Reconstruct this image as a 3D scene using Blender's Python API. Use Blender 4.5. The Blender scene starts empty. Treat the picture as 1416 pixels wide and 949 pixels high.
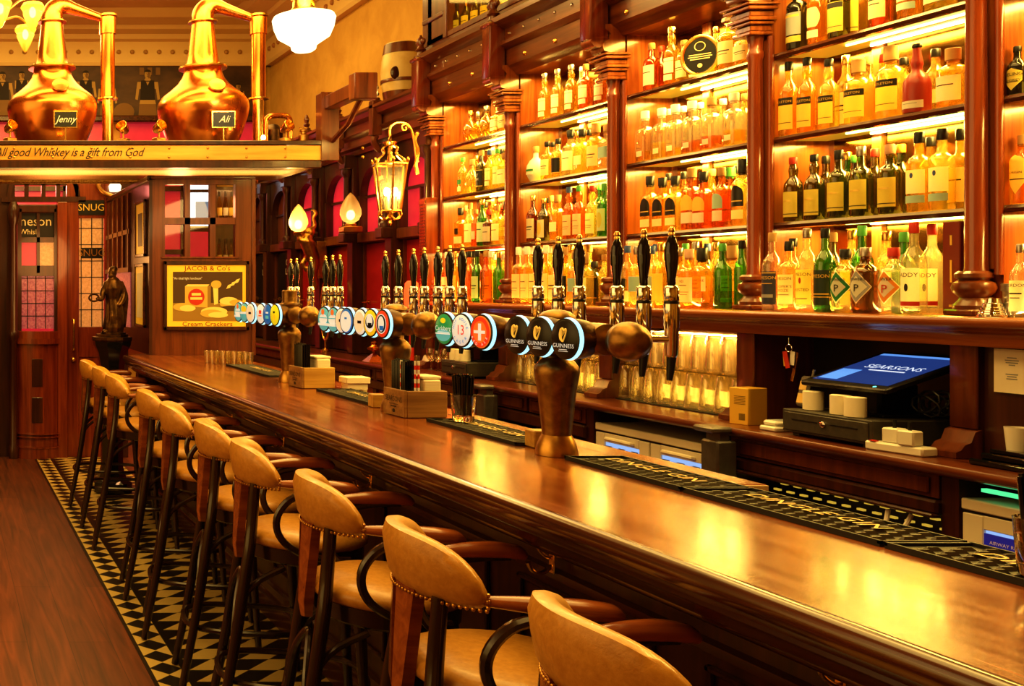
import bpy, math, random
from math import pi, sin, cos, radians
from mathutils import Matrix, Vector
random.seed(7)
SC = bpy.context.scene
COL = SC.collection
# ------------------------------------------------------------------ mesh builder
# The tall furniture and the far room were drawn at 1:0.92 of their true size; SZ brings drawn metres to metres
SZ = [1.0, True]          # [size factor, True = coordinates are room coordinates]
EYE = 1.61
def size_to(k, room=True): SZ[0] = k; SZ[1] = room
def R3(p):
    k = SZ[0]; return (p[0]*k, p[1]*k, EYE+(p[2]-EYE)*k)
class MB:
    def __init__(s):
        s.v = []; s.f = []; s.mi = []; s.cur = 0; s.M = None; s.k = SZ[0]; s.room = SZ[1]
    def m(s, i): s.cur = i; return s
    def X(s, M=None): s.M = M; return s
    def _v(s, p):
        if s.M is not None: p = s.M @ Vector(p)
        if s.k != 1.0: p = (p[0]*s.k, p[1]*s.k, EYE+(p[2]-EYE)*s.k if s.room else p[2]*s.k)
        s.v.append((p[0], p[1], p[2])); return len(s.v) - 1
    def _f(s, idx): s.f.append(tuple(idx)); s.mi.append(s.cur)
    def b(s, x0, x1, y0, y1, z0, z1, c=0.0):
        if x0 > x1: x0, x1 = x1, x0
        if y0 > y1: y0, y1 = y1, y0
        if z0 > z1: z0, z1 = z1, z0
        c = min(c, (x1-x0)*.45, (y1-y0)*.45, (z1-z0)*.45)
        if c <= 0:
            i = [s._v((x, y, z)) for x in (x0, x1) for y in (y0, y1) for z in (z0, z1)]
            for q in ((0,1,3,2),(4,6,7,5),(0,4,5,1),(2,3,7,6),(0,2,6,4),(1,5,7,3)): s._f([i[k] for k in q])
            return s
        # chamfered box: one vertex per corner and axis
        V = {}
        xs, ys, zs = (x0, x1), (y0, y1), (z0, z1)
        for a in (0,1):
            for d in (0,1):
                for e in (0,1):
                    sx, sy, sz = (1-2*a), (1-2*d), (1-2*e)
                    V[a,d,e,0] = s._v((xs[a], ys[d]+sy*c, zs[e]+sz*c))
                    V[a,d,e,1] = s._v((xs[a]+sx*c, ys[d], zs[e]+sz*c))
                    V[a,d,e,2] = s._v((xs[a]+sx*c, ys[d]+sy*c, zs[e]))
        o = [(0,0),(1,0),(1,1),(0,1)]
        for a in (0,1):
            q = [V[a,p,r,0] for p, r in o]; s._f(q[::-1] if a == 0 else q)
            q = [V[p,a,r,1] for p, r in o]; s._f(q if a == 0 else q[::-1])
            q = [V[p,r,a,2] for p, r in o]; s._f(q[::-1] if a == 0 else q)
        for a in (0,1):
            for d in (0,1):
                s._f([V[a,d,0,0], V[a,d,1,0], V[a,d,1,1], V[a,d,0,1]])
                s._f([V[a,0,d,0], V[a,1,d,0], V[a,1,d,2], V[a,0,d,2]])
                s._f([V[0,a,d,1], V[1,a,d,1], V[1,a,d,2], V[0,a,d,2]])
                for e in (0,1): s._f([V[a,d,e,0], V[a,d,e,1], V[a,d,e,2]])
        return s
    def ring(s, pts): return [s._v(p) for p in pts]
    def bridge(s, A, B, closed=True):
        n = len(A)
        for i in range(n if closed else n-1):
            j = (i+1) % n
            s._f([A[i], A[j], B[j], B[i]])
    def lathe(s, prof, c=(0,0,0), n=20, e=2.0, sx=1.0, sy=1.0, cap0=True, cap1=True, mats=None):
        prev = None
        for k, (r, z) in enumerate(prof):
            r = max(r, 1e-5)
            ps = []
            for i in range(n):
                t = 2*pi*(i+.5)/n
                cx, cy = cos(t), sin(t)
                q = 1.0 if e == 2.0 else (abs(cx)**e + abs(cy)**e) ** (-1/e)
                ps.append((c[0]+r*q*cx*sx, c[1]+r*q*cy*sy, c[2]+z))
            R = s.ring(ps)
            if prev is not None:
                if mats: s.cur = mats[k-1]
                s.bridge(prev, R)
            elif cap0: s._f(R[::-1])
            prev = R
        if cap1: s._f(prev)
        return s
    def tube(s, pts, r, n=8, closed=False, flat=None, sub=4):
        P = [Vector(p) for p in pts]; N = len(P)
        rr = list(r) if isinstance(r, (list, tuple)) else [r]*N
        if sub > 1 and 4 <= N <= 14 and not closed:      # pass a smooth curve through the given points
            Q = []; rq = []
            for i in range(N-1):
                a, b, c, d = P[max(0,i-1)], P[i], P[i+1], P[min(N-1,i+2)]
                for k in range(sub):
                    t = k/sub
                    Q.append(.5*((2*b)+(c-a)*t+(2*a-5*b+4*c-d)*t*t+(3*b-a-3*c+d)*t**3)); rq.append(rr[i]+(rr[i+1]-rr[i])*t)
            Q.append(P[-1]); rq.append(rr[-1]); P, rr, N = Q, rq, len(Q)
        up = None; rings = []
        for i, p in enumerate(P):
            a = P[i-1] if (i > 0 or closed) else p
            d = P[(i+1) % N] if (i < N-1 or closed) else p
            t = (d - a); t = t.normalized() if t.length > 1e-9 else Vector((0,0,1))
            if up is None:
                up = Vector((0,0,1)) if abs(t.z) < .9 else Vector((1,0,0))
            side = t.cross(up)
            if side.length < 1e-6: side = t.cross(Vector((0,1,0)))
            side.normalize(); up2 = side.cross(t).normalized(); up = up2
            fa = flat or (1,1)
            rings.append(s.ring([p + side*cos(2*pi*k/n+pi/n)*rr[i]*fa[0] + up2*sin(2*pi*k/n+pi/n)*rr[i]*fa[1] for k in range(n)]))
        for i in range(N-1): s.bridge(rings[i], rings[i+1])
        if closed: s.bridge(rings[-1], rings[0])
        else: s._f(rings[0][::-1]); s._f(rings[-1])
        return s
    def cyl(s, p0, p1, r0, r1=None, n=16): return s.tube([p0, p1], [r0, r0 if r1 is None else r1], n)
    def ball(s, c, r, n=16, m=10):
        r = r if isinstance(r, (list, tuple)) else (r, r, r)
        prev = None; bot = s._v((c[0], c[1], c[2]-r[2])); 
        for k in range(1, m):
            a = -pi/2 + pi*k/m
            R = s.ring([(c[0]+r[0]*cos(a)*cos(2*pi*i/n), c[1]+r[1]*cos(a)*sin(2*pi*i/n), c[2]+r[2]*sin(a)) for i in range(n)])
            if prev is None:
                for i in range(n): s._f([bot, R[(i+1) % n], R[i]])
            else: s.bridge(prev, R)
            prev = R
        top = s._v((c[0], c[1], c[2]+r[2]))
        for i in range(n): s._f([prev[i], prev[(i+1) % n], top])
        return s
    def prism(s, poly, z0, z1):
        A = s.ring([(x, y, z0) for x, y in poly]); B = s.ring([(x, y, z1) for x, y in poly])
        s.bridge(A, B); s._f(A[::-1]); s._f(B); return s
    def quad(s, a, b, c, d): s._f(s.ring([a, b, c, d])); return s
    def sweep(s, prof, path0, path1):
        """extrude a closed profile (x,z) along Y from path0 to path1"""
        A = s.ring([(x, path0, z) for x, z in prof]); B = s.ring([(x, path1, z) for x, z in prof])
        s.bridge(A, B); s._f(A[::-1]); s._f(B); return s
    def sweepx(s, prof, x0, x1):
        A = s.ring([(x0, y, z) for y, z in prof]); B = s.ring([(x1, y, z) for y, z in prof])
        s.bridge(A, B); s._f(A[::-1]); s._f(B); return s
    def mesh(s, name, mats, smooth=40):
        me = bpy.data.meshes.new(name); me.from_pydata(s.v, [], s.f); 
        for m in (mats if isinstance(mats, (list, tuple)) else [mats]): me.materials.append(m)
        me.polygons.foreach_set('material_index', s.mi)
        if smooth:
            me.polygons.foreach_set('use_smooth', [True]*len(s.f))
            me.set_sharp_from_angle(angle=radians(smooth))
        me.update()
        return me
    def build(s, name, mats, parent=None, loc=None, smooth=40):
        return link(name, s.mesh(name, mats, smooth), parent, loc)
def link(name, me, parent=None, loc=None, rz=0):
    o = bpy.data.objects.new(name, me); COL.objects.link(o)
    if parent is not None: o.parent = parent
    if loc is not None: o.location = loc
    if rz: o.rotation_euler = (0, 0, rz)
    return o
def tag(o, label, cat, group=None, kind=None):
    o['label'] = label; o['category'] = cat
    if group: o['group'] = group
    if kind: o['kind'] = kind
    return o
def thing(name, label, cat, loc=(0,0,0), rz=0, group=None):
    o = bpy.data.objects.new(name, None); COL.objects.link(o); o.empty_display_size = .05
    o.location = R3(loc) if SZ[0] != 1.0 else loc; o.rotation_euler = (0, 0, rz)
    return tag(o, label, cat, group)
def kid(mb, name, mats, parent, smooth=40):
    """child whose mesh is written in world coordinates"""
    o = mb.build(name, mats, parent, smooth=smooth)
    pl = Vector((0,0,0)); q = parent
    while q is not None: pl += q.location; q = q.parent
    o.location = -pl; return o
def struct(o): o['kind'] = 'structure'; return o
def dup(o, loc=None, rz=None, label=None, parent=None):
    c = o.copy(); COL.objects.link(c)
    if parent is not None: c.parent = parent
    if loc is not None: c.location = loc
    if rz is not None: c.rotation_euler = (0, 0, rz)
    if label: c['label'] = label
    for ch in list(o.children): dup(ch, parent=c)
    return c
ORD = ['zeroth','first','second','third','fourth','fifth','sixth','seventh','eighth','ninth','tenth','eleventh','twelfth','thirteenth','fourteenth','fifteenth','sixteenth','seventeenth','eighteenth','nineteenth','twentieth']
# lettering: built-in vector font turned into flat meshes
_tc = {}
def text_geo(s, size=1.0, shear=0.0, align='CENTER', sp=1.0, res=2):
    k = (s, shear, align, sp, res)
    if k not in _tc:
        cu = bpy.data.curves.new('lettering', 'FONT'); cu.body = s; cu.size = 1; cu.align_x = align; cu.align_y = 'CENTER'
        cu.shear = shear; cu.space_character = sp; cu.resolution_u = res
        o = bpy.data.objects.new('lettering', cu); COL.objects.link(o)
        bpy.context.view_layer.update()
        dg = bpy.context.evaluated_depsgraph_get()
        me = bpy.data.meshes.new_from_object(o.evaluated_get(dg))
        _tc[k] = ([tuple(v.co) for v in me.vertices], [tuple(p.vertices) for p in me.polygons])
        bpy.data.objects.remove(o); bpy.data.curves.remove(cu); bpy.data.meshes.remove(me)
    v, f = _tc[k]
    return [(x*size, y*size, z*size) for x, y, z in v], f
def add_text(mb, s, size, M, shear=0.0, align='CENTER', sp=1.0, sx=1.0, bend=None):
    """letters in local XY, facing local +Z, moved by M; bend = radius of the upright cylinder (axis local Y, behind)"""
    v, f = text_geo(s, size, shear, align, sp)
    base = len(mb.v)
    for x, y, z in v:
        x *= sx
        if bend: p = M @ Vector((bend*sin(x/bend), y, bend*cos(x/bend)-bend))
        else: p = M @ Vector((x, y, 0))
        mb._v(p)
    for q in f: mb.f.append(tuple(base+i for i in q)); mb.mi.append(mb.cur)
# frames for flat things: local X right, Y up, Z out, as seen by someone looking at the face
def face_nx(x, y, z): return Matrix(((0,0,-1,x),(-1,0,0,y),(0,1,0,z),(0,0,0,1)))   # faces -X
def face_ny(x, y, z): return Matrix(((1,0,0,x),(0,0,-1,y),(0,1,0,z),(0,0,0,1)))    # faces -Y
# ------------------------------------------------------------------ materials
def nt(name):
    m = bpy.data.materials.new(name); m.use_nodes = True
    n = m.node_tree.nodes; return m, n, m.node_tree.links, n['Principled BSDF']
def mat(name, col, rough=.5, metal=0.0, coat=0.0, em=None, es=0.0, trans=0.0, ior=1.45, spec=.5):
    m, n, l, p = nt(name)
    p.inputs['Base Color'].default_value = (*col, 1); p.inputs['Roughness'].default_value = rough
    p.inputs['Metallic'].default_value = metal; p.inputs['Coat Weight'].default_value = coat
    p.inputs['Coat Roughness'].default_value = .08
    p.inputs['Transmission Weight'].default_value = trans; p.inputs['IOR'].default_value = ior
    p.inputs['Specular IOR Level'].default_value = spec
    if em: p.inputs['Emission Color'].default_value = (*em, 1); p.inputs['Emission Strength'].default_value = es
    return m
def coords(n, l, scale, kind='Object', rot=(0,0,0)):
    t = n.new('ShaderNodeTexCoord'); mp = n.new('ShaderNodeMapping'); mp.inputs['Scale'].default_value = scale
    mp.inputs['Rotation'].default_value = rot
    l.new(t.outputs[kind], mp.inputs['Vector']); return mp.outputs['Vector']
def ramp(n, l, fac, stops):
    r = n.new('ShaderNodeValToRGB'); l.new(fac, r.inputs['Fac'])
    while len(r.color_ramp.elements) < len(stops): r.color_ramp.elements.new(.5)
    for e, (pos, c) in zip(r.color_ramp.elements, stops): e.position = pos; e.color = (*c, 1)
    return r.outputs['Color']
def noisy(name, c1, c2, scale=(1,1,1), ns=5.0, rough=.5, metal=0.0, coat=0.0, detail=6, dist=.4, bump=0.0, lo=.35, hi=.68, rvar=0.0, spec=.5):
    m, n, l, p = nt(name)
    v = coords(n, l, scale)
    t = n.new('ShaderNodeTexNoise'); t.inputs['Scale'].default_value = ns; t.inputs['Detail'].default_value = detail
    t.inputs['Distortion'].default_value = dist; t.inputs['Roughness'].default_value = .6
    l.new(v, t.inputs['Vector'])
    l.new(ramp(n, l, t.outputs['Fac'], [(lo, c1), (hi, c2)]), p.inputs['Base Color'])
    p.inputs['Roughness'].default_value = rough; p.inputs['Metallic'].default_value = metal
    p.inputs['Coat Weight'].default_value = coat; p.inputs['Coat Roughness'].default_value = .1
    p.inputs['Specular IOR Level'].default_value = spec
    if rvar:
        mr = n.new('ShaderNodeMapRange'); l.new(t.outputs['Fac'], mr.inputs['Value'])
        mr.inputs['From Min'].default_value = .3; mr.inputs['From Max'].default_value = .7
        mr.inputs['To Min'].default_value = rough-rvar; mr.inputs['To Max'].default_value = rough+rvar
        l.new(mr.outputs['Result'], p.inputs['Roughness'])
    if bump:
        b = n.new('ShaderNodeBump'); b.inputs['Strength'].default_value = bump; b.inputs['Distance'].default_value = .004
        l.new(t.outputs['Fac'], b.inputs['Height']); l.new(b.outputs['Normal'], p.inputs['Normal'])
    return m
GY = (14, .9, 14); GZ = (14, 14, .9); GX = (.9, 14, 14)
def wood(name, c1, c2, g=GZ, rough=.32, coat=.3, ns=1.6, bump=.15): return noisy(name, c1, c2, g, ns, rough, 0, coat, 8, .8, bump, .3, .72)
def glassy(name, tint, gloss=.12, rough=.04, fr=1.45, dark=0.0):
    """thin coloured glass: tinted transparency with a sharp reflection on top"""
    m = bpy.data.materials.new(name); m.use_nodes = True; n = m.node_tree.nodes; l = m.node_tree.links; n.clear()
    o = n.new('ShaderNodeOutputMaterial'); mx = n.new('ShaderNodeMixShader'); t = n.new('ShaderNodeBsdfTransparent'); g = n.new('ShaderNodeBsdfGlossy')
    f = n.new('ShaderNodeLayerWeight'); f.inputs['Blend'].default_value = .25
    t.inputs['Color'].default_value = (*tint, 1); g.inputs['Roughness'].default_value = rough; g.inputs['Color'].default_value = (1,.95,.85,1)
    mr = n.new('ShaderNodeMapRange'); mr.inputs['To Min'].default_value = gloss*.35; mr.inputs['To Max'].default_value = min(1, gloss*5)
    l.new(f.outputs['Facing'], mr.inputs['Value']); l.new(mr.outputs['Result'], mx.inputs['Fac'])
    # edges of real glass bodies are darker: the tint deepens toward the silhouette
    cm = n.new('ShaderNodeMix'); cm.data_type = 'RGBA'
    cm.inputs['A'].default_value = (*tint, 1); cm.inputs['B'].default_value = (*[c*c*.30 for c in tint], 1)
    pw = n.new('ShaderNodeMath'); pw.operation = 'POWER'; pw.inputs[1].default_value = 2.2
    l.new(f.outputs['Facing'], pw.inputs[0]); l.new(pw.outputs[0], cm.inputs['Factor']); l.new(cm.outputs['Result'], t.inputs['Color'])
    l.new(t.outputs[0], mx.inputs[1]); l.new(g.outputs[0], mx.inputs[2])
    if dark:
        d = n.new('ShaderNodeBsdfTranslucent'); d.inputs['Color'].default_value = (*tint, 1)
        m2 = n.new('ShaderNodeMixShader'); m2.inputs['Fac'].default_value = dark
        l.new(mx.outputs[0], m2.inputs[1]); l.new(d.outputs[0], m2.inputs[2]); l.new(m2.outputs[0], o.inputs['Surface'])
    else: l.new(mx.outputs[0], o.inputs['Surface'])
    return m
def glow(name, col, s): return mat(name, (.02,.02,.02), .5, em=col, es=s)

def area(name, loc, rot, sx, sy, e, col=(1,.62,.25), spread=None):
    L = bpy.data.lights.new(name, 'AREA'); L.shape = 'RECTANGLE'; L.size = sx*SZ[0]; L.size_y = sy*SZ[0]; L.energy = e; L.color = col
    if spread: L.spread = spread
    o = bpy.data.objects.new(name, L); COL.objects.link(o); o.location = R3(loc); o.rotation_euler = rot
    return o
def point(name, loc, e, col=(1,.6,.25), r=.05):
    L = bpy.data.lights.new(name, 'POINT'); L.energy = e; L.color = col; L.shadow_soft_size = r
    o = bpy.data.objects.new(name, L); COL.objects.link(o); o.location = R3(loc)
    return o
M = {}
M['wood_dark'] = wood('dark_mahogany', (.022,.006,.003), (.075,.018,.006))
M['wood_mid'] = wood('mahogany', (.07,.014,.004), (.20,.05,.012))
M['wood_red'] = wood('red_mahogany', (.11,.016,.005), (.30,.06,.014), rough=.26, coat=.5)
M['wood_lit'] = wood('polished_lit_mahogany', (.16,.036,.008), (.38,.11,.024), rough=.24, coat=.5)  # lighter copy of the mahogany, lamp light put into its tone
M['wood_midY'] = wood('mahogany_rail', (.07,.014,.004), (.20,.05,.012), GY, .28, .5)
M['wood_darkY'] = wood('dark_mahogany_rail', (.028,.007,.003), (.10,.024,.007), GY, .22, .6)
M['wood_litY'] = wood('lit_mahogany_rail', (.16,.036,.008), (.38,.12,.03), GY, .24, .5)  # rail version of the lit mahogany, light put into the tone
M['bar_top'] = noisy('lacquered_bar_top', (.11,.026,.006), (.30,.085,.018), (9,.7,9), 2.2, .2, 0, .2, 8, 1.0, .06, .3, .72, .05)
M['bent'] = wood('dark_bentwood', (.012,.005,.003), (.04,.014,.006), GZ, .25, .5)
M['arm'] = wood('stool_arm_wood', (.18,.040,.010), (.42,.13,.03), GX, .25, .5)
M['leather'] = noisy('tan_leather', (.52,.24,.035), (.64,.32,.06), (1,1,1), 60, .38, 0, .15, 4, .2, .25)
M['brass'] = noisy('brass', (.72,.42,.10), (.95,.62,.2), (1,1,1), 12, .22, 1)
M['brass_dull'] = noisy('aged_brass', (.42,.22,.05), (.7,.4,.1), (1,1,1), 9, .34, 1)
M['copper'] = noisy('polished_copper', (.70,.22,.045), (.90,.36,.09), (1,1,.4), 5, .25, 1, rvar=.06)
M['bronze'] = noisy('bronze_tap_body', (.17,.088,.022), (.33,.18,.05), (1,1,1), 25, .34, .9, rvar=.05)
M['bronze_dk'] = noisy('dark_bronze', (.05,.025,.01), (.15,.07,.02), (1,1,1), 14, .35, .9)
M['chrome'] = mat('chrome', (.8,.78,.75), .08, 1)
M['steel'] = noisy('brushed_steel', (.35,.33,.30), (.5,.47,.43), (3,3,30), 6, .32, 1)
M['steel_dk'] = noisy('dull_steel', (.16,.15,.14), (.26,.24,.22), (1,1,1), 8, .45, .8)
M['black'] = mat('black_plastic', (.012,.011,.011), .35)
M['blackgl'] = mat('gloss_black', (.008,.007,.007), .1, 0, .6)
M['rubber'] = mat('black_rubber', (.014,.013,.012), .6)
M['white'] = mat('white_plastic', (.75,.7,.6), .4)
M['cream'] = noisy('cream_paper', (.78,.62,.32), (.88,.74,.44), (1,1,1), 8, .7)
M['paper'] = noisy('paper', (.80,.70,.50), (.86,.78,.6), (1,1,1), 6, .75)
M['fridge'] = mat('cream_enamel', (.80,.72,.55), .35)
M['ink'] = mat('dark_ink', (.02,.014,.01), .6)
M['gold'] = mat('gold_ink', (.75,.5,.1), .4, .3)
M['redp'] = mat('red_ink', (.5,.03,.015), .5)
M['whitep'] = mat('white_ink', (.85,.82,.75), .5)
M['greenp'] = mat('green_ink', (.02,.2,.05), .5)
M['greyp'] = mat('grey_ink', (.3,.3,.3), .5)
M['bluep'] = mat('blue_ink', (.04,.08,.25), .5)
M['plaster'] = noisy('mustard_plaster', (.55,.30,.05), (.68,.40,.08), (1,1,1), 3, .8, bump=.1)
M['ceil'] = noisy('cream_ceiling_paint', (.68,.45,.14), (.78,.54,.19), (1,1,1), 2, .8)
M['cornice'] = mat('cornice_paint', (.76,.53,.19), .7)
# ------------------------------------------------------------------ room shell
def floor_mat():
    m, n, l, p = nt('floor_boards')
    v = coords(n, l, (1,1,1), rot=(0,0,pi/2))
    br = n.new('ShaderNodeTexBrick'); l.new(v, br.inputs['Vector'])
    br.inputs['Scale'].default_value = 1; br.inputs['Brick Width'].default_value = 2.3; br.inputs['Row Height'].default_value = .19
    br.inputs['Mortar Size'].default_value = .0022; br.offset = .37
    br.inputs['Color1'].default_value = (.105,.024,.006,1); br.inputs['Color2'].default_value = (.165,.040,.010,1); br.inputs['Mortar'].default_value = (.05,.01,.003,1)
    t = n.new('ShaderNodeTexNoise'); l.new(coords(n, l, (13,.8,1)), t.inputs['Vector']); t.inputs['Scale'].default_value = 1.8; t.inputs['Detail'].default_value = 9; t.inputs['Distortion'].default_value = 1.2
    c = ramp(n, l, t.outputs['Fac'], [(.3, (.42,.38,.36)), (.7, (1.25,1.2,1.15))])
    mx = n.new('ShaderNodeMix'); mx.data_type = 'RGBA'; mx.blend_type = 'MULTIPLY'; mx.inputs['Factor'].default_value = 1
    l.new(br.outputs['Color'], mx.inputs['A']); l.new(c, mx.inputs['B']); l.new(mx.outputs['Result'], p.inputs['Base Color'])
    p.inputs['Roughness'].default_value = .45; p.inputs['Coat Weight'].default_value = 0
    b = n.new('ShaderNodeBump'); b.inputs['Strength'].default_value = .2; b.inputs['Distance'].default_value = .003
    l.new(t.outputs['Fac'], b.inputs['Height']); l.new(b.outputs['Normal'], p.inputs['Normal'])
    return m
def tile_mat():
    """black and cream geometric tiles: a border of facing triangles, then a field of large triangles"""
    m, n, l, p = nt('geometric_tiles')
    t = n.new('ShaderNodeTexCoord'); s = n.new('ShaderNodeSeparateXYZ'); l.new(t.outputs['Object'], s.inputs[0])
    def op(o, a, b=None, c=None):
        q = n.new('ShaderNodeMath'); q.operation = o
        for i, x in enumerate((a, b, c)):
            if x is None: continue
            if isinstance(x, (int, float)): q.inputs[i].default_value = x
            else: l.new(x, q.inputs[i])
        return q.outputs[0]
    x, y = s.outputs['X'], s.outputs['Y']
    # border: spindle-shaped dark diamonds across a cream strip
    fy = op('ABSOLUTE', op('SUBTRACT', op('FRACT', op('DIVIDE', y, .14)), .5))      # 0..0.5
    u = op('DIVIDE', op('SUBTRACT', x, .875), .125)                                      # 0..1 across the strip
    du = op('ABSOLUTE', op('SUBTRACT', u, .5))
    dark_b = op('LESS_THAN', op('ADD', fy, op('MULTIPLY', du, .85)), .48)
    # field
    P = .125
    a = op('FRACT', op('DIVIDE', op('SUBTRACT', x, 1.03), P)); bb = op('FRACT', op('DIVIDE', y, P))
    tri = op('LESS_THAN', a, bb)
    row = op('MODULO', op('FLOOR', op('DIVIDE', op('SUBTRACT', x, 1.03), P)), 2.0)
    dark_f = op('ABSOLUTE', op('SUBTRACT', tri, op('ABSOLUTE', row)))
    inb = op('LESS_THAN', x, 1.0)
    d = op('ADD', op('MULTIPLY', inb, dark_b), op('MULTIPLY', op('SUBTRACT', 1.0, inb), dark_f))
    ln = op('MAXIMUM', op('LESS_THAN', x, .872), op('MULTIPLY', op('GREATER_THAN', x, 1.0), op('LESS_THAN', x, 1.03)))
    d = op('MINIMUM', op('ADD', d, ln), 1.0)
    l.new(ramp(n, l, d, [(0, (.58,.43,.15)), (1, (.012,.008,.006))]), p.inputs['Base Color'])
    p.inputs['Roughness'].default_value = .3
    return m
def shell(name, m, *box, kind=True):
    o = MB().b(*box).build(name, m, smooth=0); struct(o); return o
shell('floor', floor_mat(), -5, 4.7, -3.2, 14.1, -.1, 0)
shell('floor_tiles', tile_mat(), .855, 1.62, -1.5, 9.6, 0, .004)
size_to(.92)
shell('wall_right', M['plaster'], 4.45, 4.6, -3.2, 14.1, -.14, 5.3)
shell('wall_far', M['plaster'], -5, 4.45, 13.8, 13.95, -.14, 5.3)
shell('wall_left', M['plaster'], -5.1, -5, -3.2, 14.1, -.14, 5.3)
shell('wall_behind', M['plaster'], -5, 4.45, -3.2, -3.1, -.14, 5.3)
shell('ceiling', M['ceil'], -5.1, 4.6, -3.2, 14.1, 5.25, 5.35)
# cornice: studded frieze and stepped cove on the far and right walls
mb = MB()
prof = [(13.8,4.62),(13.72,4.62),(13.70,4.66),(13.70,4.94),(13.62,4.96),(13.60,5.02),(13.45,5.05),(13.43,5.10),(13.2,5.14),(13.15,5.25),(13.8,5.25)]
mb.sweepx(prof, -5, 4.45)
struct(mb.build('trim_1', M['cornice'], smooth=25))
mb = MB()
mb.sweep([(4.45-(13.8-y), z) for y, z in prof], -3.1, 13.8)
struct(mb.build('trim_2', M['cornice'], smooth=25))
mb = MB()
for i in range(46):
    x = -4.0 + i*.182
    mb.ball((x, 13.695, 4.80), (.032,.03,.032), 8, 6)
struct(mb.build('trim_3', mat('stud_paint', (.42,.22,.05), .5)))
mb = MB()
for i in range(60): mb.ball((4.345, 13.5-i*.182, 4.80), (.03,.032,.032), 8, 6)
struct(mb.build('trim_4', mat('stud_paint_side', (.40,.17,.05), .5)))
# ceiling beads
mb = MB()
for y in (12.6, 12.3): mb.b(-5, 4.0, y, y+.08, 5.2, 5.25, .015)
for x in (3.55, 3.3): mb.b(x, x+.08, -3, 12.4, 5.2, 5.25, .015)
struct(mb.build('trim_5', M['cornice']))
# picture-rail shelf below the mural and the red glass band under it
mb = MB().b(-5, 4.3, 13.6, 13.8, 3.84, 3.93, .02).b(-5, 4.3, 13.66, 13.8, 3.4, 3.5, .02)
struct(mb.build('trim_6', M['wood_darkY']))
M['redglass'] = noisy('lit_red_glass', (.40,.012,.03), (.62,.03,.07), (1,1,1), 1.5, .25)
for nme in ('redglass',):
    p = M[nme].node_tree.nodes['Principled BSDF']; p.inputs['Emission Color'].default_value = (.75,.035,.07,1); p.inputs['Emission Strength'].default_value = .33  # red light in the panes is put in as emission
mb = MB()
for i in range(9): mb.b(-4.6+i, -3.72+i, 13.74, 13.76, 3.5, 3.84)
o = mb.build('red_glass_band', M['redglass']); struct(o); o.name = 'window_2'
# far window of daylight behind the snug
w = struct(MB().b(3.33, 3.64, 13.76, 13.78, 2.45, 3.2).build('window_1', glow('daylight_pane', (.72,.86,1.0), 2.6)))
mb = MB().b(3.42, 3.60, 13.74, 13.755, 2.50, 2.78)
for k in range(5): mb.b(3.44, 3.58, 13.73, 13.745, 2.53+k*.045, 2.55+k*.045)
mb.build('louvre', mat('blue_grey_shutter', (.16,.26,.45), .5, em=(.15,.3,.6), es=.5), w)
mb = MB()
for x in (3.31, 3.64): mb.b(x-.02, x+.02, 13.7, 13.79, 2.4, 3.25)
for z in (2.4, 2.92, 3.25): mb.b(3.3, 3.66, 13.7, 13.79, z-.02, z+.02)
mb.build('window_frame', M['wood_dark'], w)
# mural photograph of workmen
size_to(.92)
mu = thing('mural', 'wide sepia mural photograph of aproned workmen along the far wall', 'picture', (0,0,0))
M['sepia0'] = noisy('sepia_dark', (.035,.014,.004), (.11,.05,.014), (.6,1,1), 3.5, .6)
M['sepia1'] = mat('sepia_light', (.40,.24,.06), .7); M['sepia2'] = mat('sepia_mid', (.20,.10,.025), .7); M['sepia3'] = mat('sepia_black', (.018,.009,.004), .7)
kid(MB().b(-4.6, 3.66+.7, 13.75, 13.79, 3.93, 4.62), 'print', M['sepia0'], mu)
def workman(x, z, s, arms, apron):
    mb = MB(); F = lambda px, pz, d: (x+px*s, 13.748-d, z+pz*s)
    def poly(pts, d): mb._f(mb.ring([F(a, b, d) for a, b in pts]))
    mb.m(0); poly([(.078*cos(t*pi/8), .60+.108*sin(t*pi/8)) for t in range(16)], .006)       # face
    mb.m(1); poly([(.03+.035*cos(t*pi/8), .59+.09*sin(t*pi/8)) for t in range(16)], .007); mb.m(2); poly([(.082*cos(t*pi/8), .655+.065*sin(t*pi/8)) for t in range(0,9)], .008)         # hair
    poly([(-.045,.62),(-.018,.622),(-.02,.612),(-.043,.611)], .009); poly([(.018,.622),(.045,.62),(.043,.611),(.02,.612)], .009); poly([(-.006,.61),(.008,.58),(-.01,.58)], .009)
    poly([(-.026,.556),(.026,.556),(.02,.548),(-.02,.548)], .009)
    mb.m(0); poly([(-.05,.52),(.05,.52),(.09,.45),(-.09,.45)], .004)
    poly([(-.25,.42),(.25,.42),(.30,.0),(.24,-.02),(.2,.25),(-.2,.25),(-.24,-.02),(-.30,0)] if arms else [(-.2,.44),(.2,.44),(.2,.2),(-.2,.2)], .003)
    mb.m(2); poly([(-.16,.45),(-.06,.46),(0,.33),(.06,.46),(.16,.45),(.18,-.02),(-.18,-.02)], .005)
    mb.m(0 if apron else 1); poly([(-.18,-.02),(.18,-.02),(.2,-.12),(-.2,-.12)], .006)
    mb.m(1); poly([(-.2,-.12),(.2,-.12),(.23,-.5),(-.23,-.5)], .004)
    kid(mb, 'printed_figure', [M['sepia1'], M['sepia2'], M['sepia3']], mu, 0)
for x, z, s, a, ap in ((.80,4.17,.52,1,0),(1.06,4.22,.46,0,1),(1.62,4.18,.5,0,0),(1.93,4.2,.5,1,1),(2.22,4.12,.46,1,0),(2.77,4.17,.56,1,1),(3.23,4.07,.42,0,0),(4.0,4.1,.4,0,1),(.3,4.2,.5,1,0)):
    workman(x, z, s, a, ap)
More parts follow.
